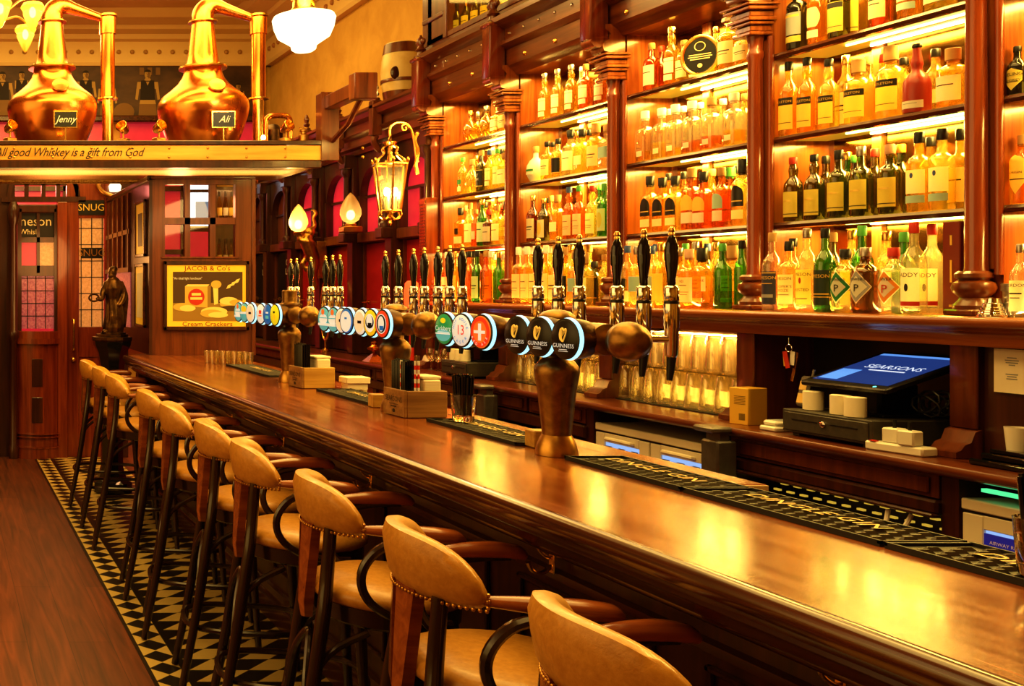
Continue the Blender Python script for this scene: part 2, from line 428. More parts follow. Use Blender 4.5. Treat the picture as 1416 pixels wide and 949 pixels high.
for k in range(3): kid(MB().b(2.66+k*.11, 2.72+k*.11, 13.744, 13.75, 4.5, 4.6), 'printed_window', M['sepia2'], mu)
for x in (3.05, 3.5, 2.45): kid(MB().ball((x, 13.745, 4.0), (.14,.004,.12), 14, 8), 'printed_cask', M['sepia2'], mu)
size_to(1)
# ------------------------------------------------------------------ the bar counter
bar = thing('bar_counter', 'long lacquered mahogany bar counter running away beside the row of stools', 'bar', (1.7, 3, 0))
YF = 7.6
kid(MB().prism([(1.375,-1.5),(2.03,-1.5),(2.03,YF+.3),(1.6,YF+.3),(1.375,YF-.02)], 1.05, 1.10), 'bar_top', M['bar_top'], bar)
edge = [(1.38,1.04),(1.38,1.101),(1.372,1.106),(1.358,1.106),(1.347,1.098),(1.343,1.082),(1.347,1.066),(1.362,1.056),(1.366,1.046),(1.36,1.04),(1.375,1.03),(1.385,1.012),(1.40,1.004),(1.415,1.002),(1.417,.992),(1.43,.984),(1.445,.975),(1.63,.975),(1.63,1.04)]
kid(MB().sweep(edge, -1.5, YF), 'edge_moulding', M['wood_darkY'], bar, 50)
mb = MB().b(1.62, 1.68, -1.5, YF, .0, 1.05)
for k in range(13):
    y = -1.2+k*.7
    mb.b(1.605, 1.62, y, y+.54, .80, .815, .004); mb.b(1.605, 1.62, y, y+.54, .24, .255, .004)
    mb.b(1.605, 1.62, y, y+.016, .24, .815, .004); mb.b(1.605, 1.62, y+.524, y+.54, .24, .815, .004)
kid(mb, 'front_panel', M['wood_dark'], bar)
mb = MB().sweep([(1.62,0.004),(1.575,0.004),(1.575,.10),(1.585,.115),(1.595,.12),(1.60,.15),(1.62,.155)], -1.5, YF).sweep([(1.62,.84),(1.60,.845),(1.60,.865),(1.62,.87)], -1.5, YF)
kid(mb, 'plinth_moulding', M['wood_darkY'], bar, 30)
kid(MB().b(2.0, 2.04, -1.5, YF+.25, .2, 1.05), 'service_side_panel', M['wood_dark'], bar)
kid(MB().b(1.5, 2.03, YF+.2, YF+.3, 0, 1.05), 'end_panel', M['wood_dark'], bar)
def hook(y, lab):
    t = thing('coat_hook', lab, 'hook', (1.598, y, .89), 0, 'brass coat hooks under the bar edge')
    MB().b(-.006, 0, -.011, .011, -.03, .035, .004).build('hook_plate', M['brass'], t)
    mb = MB().tube([(-.004,0,.012),(-.02,0,.016),(-.036,0,.03),(-.04,0,.045)], [.005,.005,.004,.006], 8)
    mb.tube([(-.004,0,-.01),(-.03,0,-.028),(-.055,0,-.022),(-.066,0,.0)], [.006,.006,.005,.007], 8)
    mb.build('hook_prong', M['brass'], t)
for y, l in ((1.80,'brass coat hook under the bar edge beside the nearest stool back'),(2.654,'brass coat hook under the bar edge just past the second stool arms'),(3.78,'brass coat hook under the bar edge by the fourth stool'),(4.75,'brass coat hook under the bar edge by the fifth stool arms'),(5.6,'small far brass coat hook under the bar edge by the seventh stool')): hook(y, l)
# timber and slate rails along the service edge
def rail(y0, y1, lab):
    t = thing('service_rail', lab, 'rail', (2.085, y0, 1.05))
    MB().b(-.05, .05, 0, y1-y0, .015, .05, .004).build('rail_board', M['wood_litY'], t)
    MB().b(-.047, .047, -.004, 0, .017, .048).b(-.03, .03, 0, y1-y0, 0, .015).build('rail_cap', M['cream'], t)
rail(2.62, 3.45, 'narrow pale service board with rough cut end behind the drip mats'); rail(3.59, 4.9, 'far narrow service board with white cut end behind straw tumbler')
rail(5.1, 7.3, 'farthest service board running behind the two wooden caddies')
def bar_mat(y0, y1, lab, text, n=1, x0=1.84, x1=2.012):
    t = thing('drip_mat', lab, 'mat', ((x0+x1)/2, (y0+y1)/2, 1.10), 0, 'black rubber drip mats on the bar')
    w, L = (x1-x0)/2, (y1-y0)/2
    mb = MB().b(-w, w, -L, L, .0005, .006)
    mb.b(-w, -w+.006, -L, L, .006, .013); mb.b(w-.006, w, -L, L, .006, .013); mb.b(-w, w, -L, -L+.006, .006, .012); mb.b(-w, w, L-.006, L, .006, .012)
    mb.build('mat_base', M['rubber'], t, smooth=0)
    mb = MB(); k = 0
    ny = max(1, int((2*L-.03)/.034))
    for i in range(ny):
        for j in range(5):
            x = -w+.022+j*(2*w-.044)/4; y = -L+.03+i*.034 + (.017 if j % 2 else 0)
            if y > L-.02: continue
            a = mb.ring([(x-.016,y-.006,.006),(x+.016,y-.006,.006),(x+.016,y+.006,.006),(x-.016,y+.006,.006)]); b = mb.ring([(x-.010,y-.001,.013),(x+.010,y-.001,.013),(x+.010,y+.003,.013),(x-.010,y+.003,.013)])
            mb.bridge(a, b); mb._f(b)
    o = mb.build('mat_studs', mat('rubber_stud', (.05,.038,.026), .5) if 'stud' not in M else M['stud'], t, smooth=0)
    M.setdefault('stud', o.data.materials[0])
    if text:
        mb = MB()
        for q in range(n):
            yc = -L + (q+.5)*2*L/n
            # letters lie flat, read from the customer side
            add_text(mb, text, .058, Matrix(((0,1,0,.01),(-1,0,0,yc),(0,0,1,.0145),(0,0,0,1))), sp=1.05, sx=1.05)
        mb.build('lettering', M['matgold'], t, smooth=0)
M['matgold'] = mat('raised_gold_letters', (.75,.50,.16), .5)
bar_mat(.9, 1.44, 'black rubber drip mat at the right edge, nearest on the bar', 'DINGLE GIN')
bar_mat(1.45, 1.98, 'black rubber drip mat with gold lettering, second nearest on the bar', 'DINGLE GIN')
bar_mat(1.99, 2.52, 'black rubber drip mat with gold lettering, third nearest on the bar', 'DINGLE GIN')
bar_mat(2.53, 3.0, 'black rubber drip mat just right of the stout tap column', 'DINGLE GIN')
bar_mat(3.26, 3.86, 'black rubber drip mat under the tumbler of black straws', 'DINGLE GIN')
bar_mat(4.30, 5.0, 'black rubber drip mat between the two wooden caddies', 'DINGLE GIN')
bar_mat(5.75, 6.6, 'farthest black rubber drip mat by the upturned tumblers', 'DINGLE GIN')
# ------------------------------------------------------------------ back counter
bc = thing('back_counter', 'low mahogany back counter with worktop, drawers and open bays under the bottles', 'counter', (3.9, 5, 0))
top = [(3.98,.955),(3.47,.955),(3.455,.962),(3.44,.972),(3.437,.985),(3.445,.998),(3.46,1.0),(3.98,1.0)]
kid(MB().sweep(top, 1.6, 7.72).sweep([(min(x,3.74), z) for x, z in top], 7.72, 11.6), 'worktop', M['wood_midY'], bc, 50)
def panel(mb, y0, y1, z0, z1, x=3.5, d=.012):
    mb.b(x, x+.03, y0, y1, z0, z1)
    for a in ((y0+.03,y1-.03,z0+.012,z1-.012),): mb.b(x-d, x, *a, .004)
mb = MB(); 
for y0, y1 in ((3.56,4.5),(5.52,6.05),(6.08,6.6),(6.63,7.2),(7.25,8.2),(8.25,9.3),(9.35,11.5)): mb = MB(); panel(mb, y0, y1, .868, .952); kid(mb, 'drawer_front', M['wood_mid'], bc)
pass
mb = MB()
for y in (1.65, 2.5, 3.52, 4.55, 5.48, 6.62, 7.22, 8.22, 9.32, 11.55): mb.b(3.5, 3.74, y-.03, y+.03, 0, .955)
mb.b(3.90, 3.94, 1.6, 7.7, 0, .955).b(3.48, 3.55, 3.55, 4.52, .812, .862, .008).b(3.48, 3.55, 5.5, 11.5, .79, .86, .008).b(3.465, 3.5, 3.55, 4.52, .80, .815, .005).b(3.49, 3.74, 1.6, 11.6, .0, .12)
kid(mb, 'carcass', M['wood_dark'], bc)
kid(MB().b(3.52, 3.54, 6.65, 11.5, .12, .795), 'end_panel', mat('red_lit_front', (.42,.015,.01), .3, 0, .3), bc)  # red lamp light on the counter front is put into its colour
kid(MB().b(3.515, 3.535, 2.62, 3.43, .918, .930), 'led_strip', glow('green_led', (.10,.75,.30), 1.1), bc)
# ------------------------------------------------------------------ tall back bar above it
size_to(.92)
bb = thing('back_bar', 'tall carved mahogany back bar of lit bottle bays with columns and heavy cornice', 'back bar', (4.2, 5, 1.0))
ledge = [(4.36,1.385),(3.955,1.385),(3.95,1.43),(3.935,1.44),(3.915,1.448),(3.90,1.46),(3.89,1.475),(3.892,1.49),(3.905,1.50),(4.36,1.50)]
kid(MB().sweep(ledge, 1.6, 8.36), 'ledge', M['wood_litY'], bb, 50)
ent = [(4.36,3.12),(4.06,3.12),(4.045,3.15),(4.02,3.17),(4.0,3.185),(4.0,3.30),(3.985,3.305),(3.97,3.32),(3.95,3.33),(3.95,3.355),(3.985,3.365),(3.985,3.445),(3.96,3.455),(3.93,3.475),(3.90,3.49),(3.90,3.525),(3.92,3.53),(4.0,3.60),(4.36,3.60)]
kid(MB().sweep(ent, 1.6, 8.4), 'cornice', M['wood_midY'], bb, 30)
mb = MB()
for k in range(38): mb.ball((3.985, 8.2-k*.178, 3.405), (.012,.012,.012), 8, 6)
kid(mb, 'cornice_stud', M['chrome'], bb)
mb = MB()
for k in range(20): mb.ball((3.998, 8.0-k*.345, 3.225), (.012,.018,.018), 8, 6)
kid(mb, 'rosette', M['brass'], bb)
M['backmirror'] = noisy('amber_mirror', (.17,.085,.02), (.30,.16,.045), (1,1,1), 6, .16, 1, rvar=.05)
kid(MB().b(4.36, 4.42, 1.6, 8.36, 1.0, 3.6), 'back_panel', M['wood_mid'], bb)
PY = (2.9, 3.97, 5.05, 6.12, 7.24, 8.34)
BAYS = {'E':(2.98,3.9),'D':(4.055,4.975),'C':(5.15,6.03),'B':(6.215,7.15),'A':(7.33,8.26)}
for bname, (y0, y1) in BAYS.items():
    kid(MB().b(4.35, 4.362, y0+.04, y1-.30, 1.52, 3.1).b(4.35, 4.362, y1-.24, y1-.03, 1.52, 3.1), 'bay_mirror', M['backmirror'], bb)
    kid(MB().b(4.335, 4.362, y1-.30, y1-.24, 1.5, 3.12, .006).b(4.335, 4.362, y0, y0+.05, 1.5, 3.12, .006), 'mirror_frame', M['wood_lit'], bb)
M['led'] = glow('shelf_led', (1.0,.86,.38), 9.0)
M['ledg'] = glow('shelf_led_green', (.60,1.0,.28), 5.0)
M['shelfglass'] = mat('lit_shelf_underside', (.62,.52,.12), .25, em=(.62,.42,.03), es=.35)  # the strips' light on the shelf is put into it as glow
SH = (1.93, 2.35, 2.76)
for bname, (y0, y1) in BAYS.items():
    for z in SH:
        s = kid(MB().b(4.105, 4.35, y0-.02, y1+.02, z-.018, z), 'shelf', M['shelfglass'], bb)
        n = MB().sweep([(4.105,z-.032),(4.085,z-.03),(4.078,z-.015),(4.085,z-.002),(4.105,z)], y0-.02, y1+.02).build('shelf_edge', M['wood_darkY'], s, smooth=30)
        MB().b(4.20, 4.212, y0+.02, y1-.26, z-.026, z-.018).build('led_strip', M['ledg'], s)
        MB().b(4.315, 4.327, y0+.02, y1-.26, z-.026, z-.018).build('led_strip', M['led'], s)
for y in PY:
    p = thing('pier', '', 'x', (0, y, 0)); p.parent = bb; p.location = -bb.location; T = Matrix.Translation((0, y, 0))
    for k in ('label','category'): del p[k]
    w = .066
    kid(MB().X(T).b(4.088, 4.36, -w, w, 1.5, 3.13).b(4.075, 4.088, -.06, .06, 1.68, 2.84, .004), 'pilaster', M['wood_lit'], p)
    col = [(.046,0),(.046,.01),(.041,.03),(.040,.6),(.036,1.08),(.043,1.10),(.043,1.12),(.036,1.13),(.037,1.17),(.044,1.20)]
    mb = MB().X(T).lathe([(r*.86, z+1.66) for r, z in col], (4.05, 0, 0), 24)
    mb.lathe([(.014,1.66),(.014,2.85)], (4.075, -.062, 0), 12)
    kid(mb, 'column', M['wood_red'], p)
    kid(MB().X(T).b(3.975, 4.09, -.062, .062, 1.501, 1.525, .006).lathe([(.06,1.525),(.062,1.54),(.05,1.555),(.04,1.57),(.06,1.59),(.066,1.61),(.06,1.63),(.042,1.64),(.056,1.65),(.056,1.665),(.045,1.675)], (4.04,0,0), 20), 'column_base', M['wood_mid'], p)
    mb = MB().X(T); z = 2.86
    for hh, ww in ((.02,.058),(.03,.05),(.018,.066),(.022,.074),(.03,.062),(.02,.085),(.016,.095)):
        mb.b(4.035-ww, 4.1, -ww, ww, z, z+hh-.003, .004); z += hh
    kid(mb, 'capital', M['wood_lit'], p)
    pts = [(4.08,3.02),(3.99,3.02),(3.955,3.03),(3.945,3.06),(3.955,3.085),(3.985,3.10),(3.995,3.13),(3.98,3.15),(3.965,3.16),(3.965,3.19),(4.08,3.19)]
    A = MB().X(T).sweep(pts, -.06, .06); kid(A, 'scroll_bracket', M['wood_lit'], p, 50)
    mb = MB().X(T).b(3.875, 3.99, -.055, .055, 3.10, 3.50, .01).b(3.865, 3.99, -.062, .062, 3.47, 3.5, .006)
    mb.sweep([(3.99,3.11),(3.885,3.11),(3.88,3.085),(3.90,3.06),(3.93,3.05),(3.955,3.06),(3.97,3.09),(3.99,3.09)], -.05, .05)
    kid(mb, 'pendant_post', M['wood_red'], p, 50)
    kid(MB().X(T).lathe([(.05,3.5),(.05,3.515),(.03,3.525),(.026,3.55),(.045,3.565),(.03,3.58),(.022,3.60),(.036,3.63),(.03,3.655),(.012,3.675),(.008,3.69)], (3.93,0,0), 16).ball((3.93,.045,3.635), (.02,.022,.022), 10, 8).ball((3.93,-.045,3.635), (.02,.022,.022), 10, 8), 'finial', M['wood_mid'], p)
    # niche post and scroll foot on the counter
    kid(MB().X(T).b(4.01, 4.34, -.045, .045, .949, 1.386).b(3.995, 4.01, -.055, .055, 1.06, 1.386, .005).sweep([(4.012,.949),(3.91,.949),(3.91,.972),(3.93,.98),(3.945,1.0),(3.97,1.01),(3.985,1.05),(4.012,1.06)], -.06, .06), 'niche_post', M['wood_mid'], p, 50)
kid(MB().b(4.30, 4.345, 1.6, 8.36, .947, 1.385), 'niche_back', mat('dark_mirror', (.06,.045,.03), .2, .6), bb)
kid(MB().b(4.02, 4.04, 1.65, 3.91, .947, 1.386), 'closed_niche_panel', M['wood_dark'], bb)
# upper glazed cupboard
M['clearpane'] = glassy('cupboard_glass', (.96,.88,.62), .05)
gc = thing('glazed_cupboard', 'wall cupboard with glass front of yellow labelled bottles above the cornice', 'cupboard', (4.2, 6.5, 3.6))
kid(MB().b(4.36, 4.42, 1.6, 8.36, 3.6, 5.1).b(4.0, 4.42, 8.30, 8.36, 3.602, 5.1), 'cupboard_back', M['wood_mid'], gc)
mb = MB().b(4.0, 4.03, 8.06, 8.38, 3.602, 5.1, .005).b(4.0, 4.03, 1.6, 8.38, 3.602, 3.65, .006).b(3.99, 4.05, 8.04, 8.10, 3.602, 5.1, .006)
for y in (6.66, 4.9): mb.b(4.0, 4.03, y, y+.07, 3.602, 5.1, .005)
mb.b(4.0, 4.42, 8.365, 8.46, 3.602, 5.1, .006); mb.b(3.985, 4.04, 8.08, 8.44, 3.79, 3.83, .008)
kid(mb, 'cupboard_frame', M['wood_mid'], gc)
kid(MB().b(4.004, 4.008, 1.6, 8.06, 3.65, 5.1), 'glass_pane', M['clearpane'], gc)
kid(MB().b(4.05, 4.36, 1.6, 8.30, 3.602, 3.62), 'cupboard_floor', M['wood_lit'], gc)
# ------------------------------------------------------------------ arched wall cabinet further along
aw = thing('arched_wall_cabinet', 'dark arched mahogany wall cabinet with red panels beyond the lantern', 'cabinet', (4.2, 11, 0))
kid(MB().b(4.2, 4.44, 8.42, 13.75, .96, 3.0), 'cabinet_back', M['wood_dark'], aw)
kid(MB().sweep([(4.44,2.92),(4.08,2.92),(4.06,2.96),(4.02,2.98),(4.02,3.05),(3.98,3.07),(3.96,3.09),(4.0,3.10),(4.0,3.18),(3.94,3.20),(3.92,3.24),(3.90,3.25),(3.90,3.275),(4.44,3.275)], 8.42, 13.75), 'cornice', M['wood_midY'], aw, 30)
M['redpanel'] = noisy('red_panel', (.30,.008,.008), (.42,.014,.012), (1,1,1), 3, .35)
AP = [8.42, 9.25, 10.12, 11.0, 11.9, 12.8, 13.7]
for i, y in enumerate(AP):
    mb = MB().b(4.06, 4.22, y-.07, y+.07, .95, 2.93, .008).lathe([(.05,2.16),(.05,2.2),(.032,2.22),(.03,2.7),(.034,2.72),(.05,2.75),(.05,2.79)], (4.03, y, 0), 14)
    mb.b(3.97, 4.08, y-.075, y+.075, 2.06, 2.16, .01).b(3.98, 4.08, y-.07, y+.07, 2.79, 2.93, .01)
    kid(mb, 'arch_post', M['wood_dark'], aw)
    if i and i < 5:
        mb = MB().b(3.9, 3.99, y-.045, y+.045, 3.0, 3.32, .008).lathe([(.04,3.32),(.04,3.34),(.02,3.35),(.035,3.38),(.02,3.4),(.03,3.44),(.008,3.49)], (3.945, y, 0), 12).ball((3.945, y+.03, 3.43), .018, 8, 6).ball((3.945, y-.03, 3.43), .018, 8, 6)
        mb.tube([(3.95, y, 3.0),(3.93, y, 2.95),(3.97, y, 2.88),(4.04, y, 2.84)], .03, 8)
        kid(mb, 'cornice_bracket', M['wood_mid'], aw)
for i in range(6):
    a, b = AP[i]+.075, AP[i+1]-.075; yc = (a+b)/2; w = (b-a)/2
    lit = i < 4
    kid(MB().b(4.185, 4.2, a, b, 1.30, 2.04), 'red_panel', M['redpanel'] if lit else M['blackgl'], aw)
    kid(MB().b(4.10, 4.2, a, b, 2.05, 2.15, .01).b(4.13, 4.2, a, b, 1.24, 1.30, .006).b(4.16, 4.2, a, a+.03, 1.3, 2.05).b(4.16, 4.2, b-.03, b, 1.3, 2.05), 'sill', M['wood_mid'], aw)
    kid(MB().b(4.186, 4.2, a, b, 2.15, 2.9), 'arch_mirror_red', M['redglass'] if lit else M['wood_mid'], aw)  # red reflection of the arch mirror put into the pane's colour and glow
    mb = MB(); n = 16; R0, R1 = w*.86, w
    A = [(yc+R0*cos(pi*k/n), 2.50+R0*.9*sin(pi*k/n)) for k in range(n+1)]; B = [(yc+w*cos(pi*k/n)*(1 if k in (0,n) else 1.0), 2.92) for k in range(n+1)]
    for x in (4.11,):
        P0 = mb.ring([(x, q[0], q[1]) for q in A]); P1 = mb.ring([(x, q[0], q[1]) for q in B]); P2 = mb.ring([(4.19, q[0], q[1]) for q in A])
        mb.bridge(P0, P1, False); mb.bridge(P2, P0, False)
    mb.b(4.11, 4.19, a, yc-R0, 2.15, 2.52).b(4.11, 4.19, yc+R0, b, 2.15, 2.52)
    mb.b(4.16, 4.186, a, b, 2.49, 2.515).b(4.16, 4.186, yc-.012, yc+.012, 2.15, 2.5)
    kid(mb, 'arch_surround', M['wood_dark'], aw, 30)
    if i in (4, 5):
        mb = MB(); add_text(mb, 'OLD\nLAKE', .11, face_nx(4.18, yc-.1, 1.86)); kid(mb, 'lettering', M['paper'], aw, 0)
    t = MB().b(4.17,4.186, b-.12, b-.10, 1.45, 1.49).tube([(4.17,b-.11,1.47),(4.12,b-.11,1.465),(4.12,b-.06,1.47)], .006, 6)
    kid(t, 'door_catch', M['brass'], aw)
kid(MB().b(4.1, 4.44, 8.42, 13.75, -.14, .95), 'lower_panelling', M['wood_dark'], aw)
kid(MB().b(3.955, 4.06, 8.30, 8.42, 1.55, 2.35, .004), 'lattice_post', M['wood_red'], aw)
mb = MB()
for k in range(26):
    for j in range(4): mb.b(3.951, 3.9555, 8.315+j*.025, 8.328+j*.025, 1.62+k*.026, 1.637+k*.026)
mb.b(3.949, 3.956, 8.308, 8.412, 2.3, 2.34)
kid(mb, 'brass_lattice', M['brass'], aw, 0)
size_to(1)
# ------------------------------------------------------------------ suspended platform with the two copper stills
pf = thing('still_platform', 'suspended brass fronted platform carrying two copper stills over the bar end', 'platform', (1.2, 7.9, 2.55))
M['goldfront'] = noisy('brushed_brass_front', (.70,.33,.06), (.92,.50,.11), (.6,1,6), 3, .38, .55, rvar=.05)
M['weave'] = noisy('woven_brass_underside', (.25,.12,.03), (.80,.52,.16), (30,30,30), 3, .35, .9, bump=.6)
kid(MB().b(-1.6, 2.80, 7.5, 7.53, 2.556, 2.665, .003), 'brass_fascia', M['goldfront'], pf)
kid(MB().b(-1.6, 2.82, 7.49, 8.4, 2.668, 2.70, .004).b(-1.6, 2.80, 7.5, 7.56, 2.50, 2.553, .004), 'platform_deck', M['wood_dark'], pf)
kid(MB().b(-1.6, 2.75, 7.56, 8.38, 2.50, 2.53).b(-1.6, 2.6, 8.36, 8.40, 2.472, 2.54, .01), 'woven_underside', M['weave'], pf)
mb = MB()
for k in range(16):
    x = -1.2+k*.287
    for z in (2.578, 2.645): mb.lathe([(.009,0),(.007,.005)], (0,0,0), 8) if 0 else mb.ball((x, 7.5, z), (.011,.006,.011), 8, 6)
kid(mb, 'rivet', M['brass_dull'], pf)
mb = MB(); add_text(mb, 'All good Whiskey is a gift from God', .0925, face_ny(.925, 7.497, 2.612), shear=.42, sx=.86, sp=.95)
kid(mb, 'lettering', M['ink'], pf, 0)
mb = MB().b(2.80, 2.93, 7.49, 7.62, 2.55, 3.06, .006).b(2.795, 2.815, 7.485, 7.5, 2.55, 3.06)
mb.b(2.82, 2.91, 6.95, 7.5, 2.93, 3.03, .006)
mb.b(2.80, 2.96, 6.9, 7.0, 2.90, 3.08, .006).tube([(2.88,6.98,2.92),(2.88,7.2,2.78),(2.88,7.48,2.70)], .02, 6)
kid(mb, 'end_post', M['wood_mid'], pf)
def still(x, y, lab, name, flip):
    t = thing('copper_pot_still', lab, 'still', (x, y, 2.7012), 0, 'copper pot stills on the platform')
    t.scale = (1, 1, .955)
    body = [(.25,0.0),(.262,.02),(.30,.12),(.34,.25),(.352,.32),(.345,.37),(.315,.42),(.26,.465),(.20,.52),(.165,.57),(.148,.615),(.142,.65)]
    MB().lathe(body, n=48).build('pot', M['copper'], t, smooth=60)
    neck = [(.140,.665),(.128,.68),(.115,.76),(.098,.90),(.088,1.0),(.085,1.03)]
    MB().lathe(neck, n=32).build('neck', M['copper'], t, smooth=60)
    mb = MB().lathe([(.150,.648),(.185,.650),(.185,.664),(.150,.667)], n=36)
    MB().lathe([(.085,1.028),(.112,1.03),(.112,1.04),(.085,1.042)], n=30).build('flange', M['brass_dull'], t)
    for k in range(12): mb.ball((.17*cos(k*pi/6), .17*sin(k*pi/6), .668), (.009,.009,.007), 8, 6)
    mb.build('flange', M['brass_dull'], t)
    arm = [(0,0,1.04),(.0,0,1.09),(.02,0,1.135),(.06,0,1.165),(.11,0,1.165),(.17,0,1.145),(.25,0,1.118),(.34,0,1.085),(.41,0,1.06)]
    MB().tube(arm, [.085,.085,.083,.075,.06,.048,.04,.034,.03], 20).build('lyne_arm', M['copper'], t, smooth=60)
    MB().lathe([(.056,.42),(.056,.93),(.066,.935),(.066,1.07),(.056,1.08)], (.435,0,0), 28).build('condenser_pipe', M['copper'], t)
    MB().lathe([(.044,0),(.044,.40)], (.435,0,0), 20).lathe([(.044,.398),(.08,.40),(.08,.412),(.044,.415)], (.435,0,0), 28).build('brass_pipe_foot', M['brass'], t)
    MB().lathe([(.056,1.078),(.075,1.08),(.075,1.095),(.06,1.1),(.02,1.105)], (.435,0,0), 28).build('pipe_cap', M['brass_dull'], t)
    R = Matrix.Translation((.03, -.292, .452)) @ Matrix.Rotation(radians(58), 4, 'X')
    MB().X(R).lathe([(.055,-.02),(.055,.012),(.06,.014),(.06,.022),(.02,.028)], n=24).tube([(.058*cos(q*pi/12), .058*sin(q*pi/12), .012) for q in range(24)], .008, 8, True).build('manhole_lid', M['brass_dull'], t)
    s = thing('name_sign', f'small black sign reading {name} before the copper still', 'sign', (x+.06, 7.56, 2.7012), 0, 'still name signs')
    MB().b(-.09, .09, -.006, .006, .10, .23, .003).b(-.005, .005, -.004, .004, 0, .10).b(-.03,.03,-.02,.02,0,.006).build('sign_frame', M['brass'], s)
    MB().b(-.08, .08, -.009, -.006, .11, .22).build('sign_board', M['black'], s)
    mb = MB(); add_text(mb, name, .075, face_ny(0, -.0105, .165), shear=.45, sx=.9); mb.build('lettering', M['whitep'], s, smooth=0)
still(.85, 7.93, 'copper pot still on the left, behind the sign reading Jenny', 'Jenny', 0)
still(2.03, 7.93, 'copper pot still on the right, behind the sign reading Ali', 'Ali', 0)
def spot(x, y, lab, rz, z=2.7012):
    t = thing('brass_spotlight', lab, 'lamp', (x, y, z), rz, 'small brass spotlights on the platform')
    MB().b(-.045, .045, -.03, .03, 0, .035, .004).lathe([(.008,.03),(.008,.09)], n=8).build('lamp_base', M['brass_dull'], t)
    MB().X(Matrix.Translation((0,0,.115)) @ Matrix.Rotation(radians(65), 4, 'X')).lathe([(.02,-.05),(.034,-.03),(.045,.04),(.043,.042),(.03,-.01),(.005,-.015)], n=18).build('lamp_head', M['brass'], t)
spot(.50, 7.62, 'small brass spotlight left of the Jenny still', .6); spot(1.36, 7.66, 'small brass spotlight just right of the first pipe', -.7)
spot(1.62, 7.62, 'small brass spotlight left of the Ali still', .5); spot(2.58, 7.62, 'small brass spotlight beside the platform end post', .4)
# short round distilling odds and ends behind the post
t = thing('copper_tank_frame', 'arched copper framed tank at the right end of the platform', 'tank', (2.62, 7.95, 2.7012))
MB().tube([(-.09,0,0),(-.09,0,.2),(-.07,0,.245),(-.03,0,.26),(.06,0,.26),(.09,0,.24),(.1,0,.2),(.1,0,0)], .022, 10).build('arch_pipe', M['copper'], t)
MB().lathe([(.07,0),(.075,.02),(.075,.16),(.04,.2),(.015,.21)], (.0,.1,0), 20).build('tank', M['bronze_dk'], t)
t = thing('brass_valve', 'small brass valve cap on the platform beside the post', 'valve', (2.72, 7.65, 2.7012))
MB().lathe([(.035,0),(.035,.06),(.02,.07),(.02,.085),(.03,.09),(.03,.1),(.01,.105)], n=14).build('valve_body', M['brass_dull'], t)
MB().tube([(-.03,0,.115),(.03,0,.115)], .007, 6).build('valve_handle', M['brass'], t)
t = thing('candle_bulb', 'tiny glowing bulb on the platform right of the Ali still', 'bulb', (2.40, 7.60, 2.7012))
MB().lathe([(.015,0),(.015,.02)], n=10).build('bulb_base', M['brass'], t); MB().ball((0,0,.035), (.017,.017,.02), 10, 8).build('bulb_glass', glow('bulb', (1,.75,.25), 30), t)
# ------------------------------------------------------------------ hanging lamps
t = thing('schoolhouse_pendant', 'big white schoolhouse glass globe hanging from the ceiling', 'pendant lamp', (2.312, 6.5, 3.12))
M['globe'] = glow('white_lamp_glass', (1.0,.84,.45), 2.2)
MB().lathe([(.005,0),(.055,.006),(.075,.02),(.08,.045),(.10,.06),(.16,.10),(.185,.16),(.195,.215),(.185,.235),(.12,.255),(.075,.265)], n=40).build('lamp_shade', M['globe'], t, smooth=60)
MB().lathe([(.075,.262),(.085,.27),(.07,.29),(.068,.33),(.078,.335),(.078,.35),(.03,.37),(.012,.40),(.012,2.13)], n=24).lathe([(.06,2.10),(.06,2.13)], n=20).build('lamp_fitter', M['brass'], t)
t = thing('chandelier', 'chandelier of cut glass tulip shades at the upper left corner', 'chandelier', (.46, 9.36, 4.15))
MB().lathe([(.01,-.1),(.05,-.06),(.03,0),(.06,.05),(.02,.1),(.012,1.1)], n=16).build('stem', M['brass_dull'], t)
M['tulip'] = glassy('amber_cut_glass', (1,.86,.35), .1); 
M['tulipglow'] = glassy('frosted_tulip', (1,.80,.22), .12, dark=.55); M['tulipbulb'] = glow('tulip_bulb', (1,.80,.35), 14)
for a in (radians(-50), radians(50), radians(-86), radians(128), radians(200)):
    x, y = .51*cos(a), .51*sin(a)
    MB().tube([(0,0,.0),(.12*cos(a),.12*sin(a),-.04),(.36*cos(a),.36*sin(a),.04),(x,y,.02),(x,y,-.01)], .011, 8).build('lamp_arm', M['brass_dull'], t)
    r_ = [(.035,0),(.085,-.01),(.108,-.045),(.085,-.085),(.088,-.10),(.06,-.17),(.045,-.2),(.02,-.245),(.004,-.26)]
    o = MB().lathe([(r*(1+.0*0), z) for r, z in r_[::-1]], (x,y,-.01), 10).build('lamp_shade', M['tulipglow'], t, smooth=20)
    MB().ball((x,y,-.10), (.03,.03,.05), 10, 8).build('bulb', M['tulipbulb'], o)
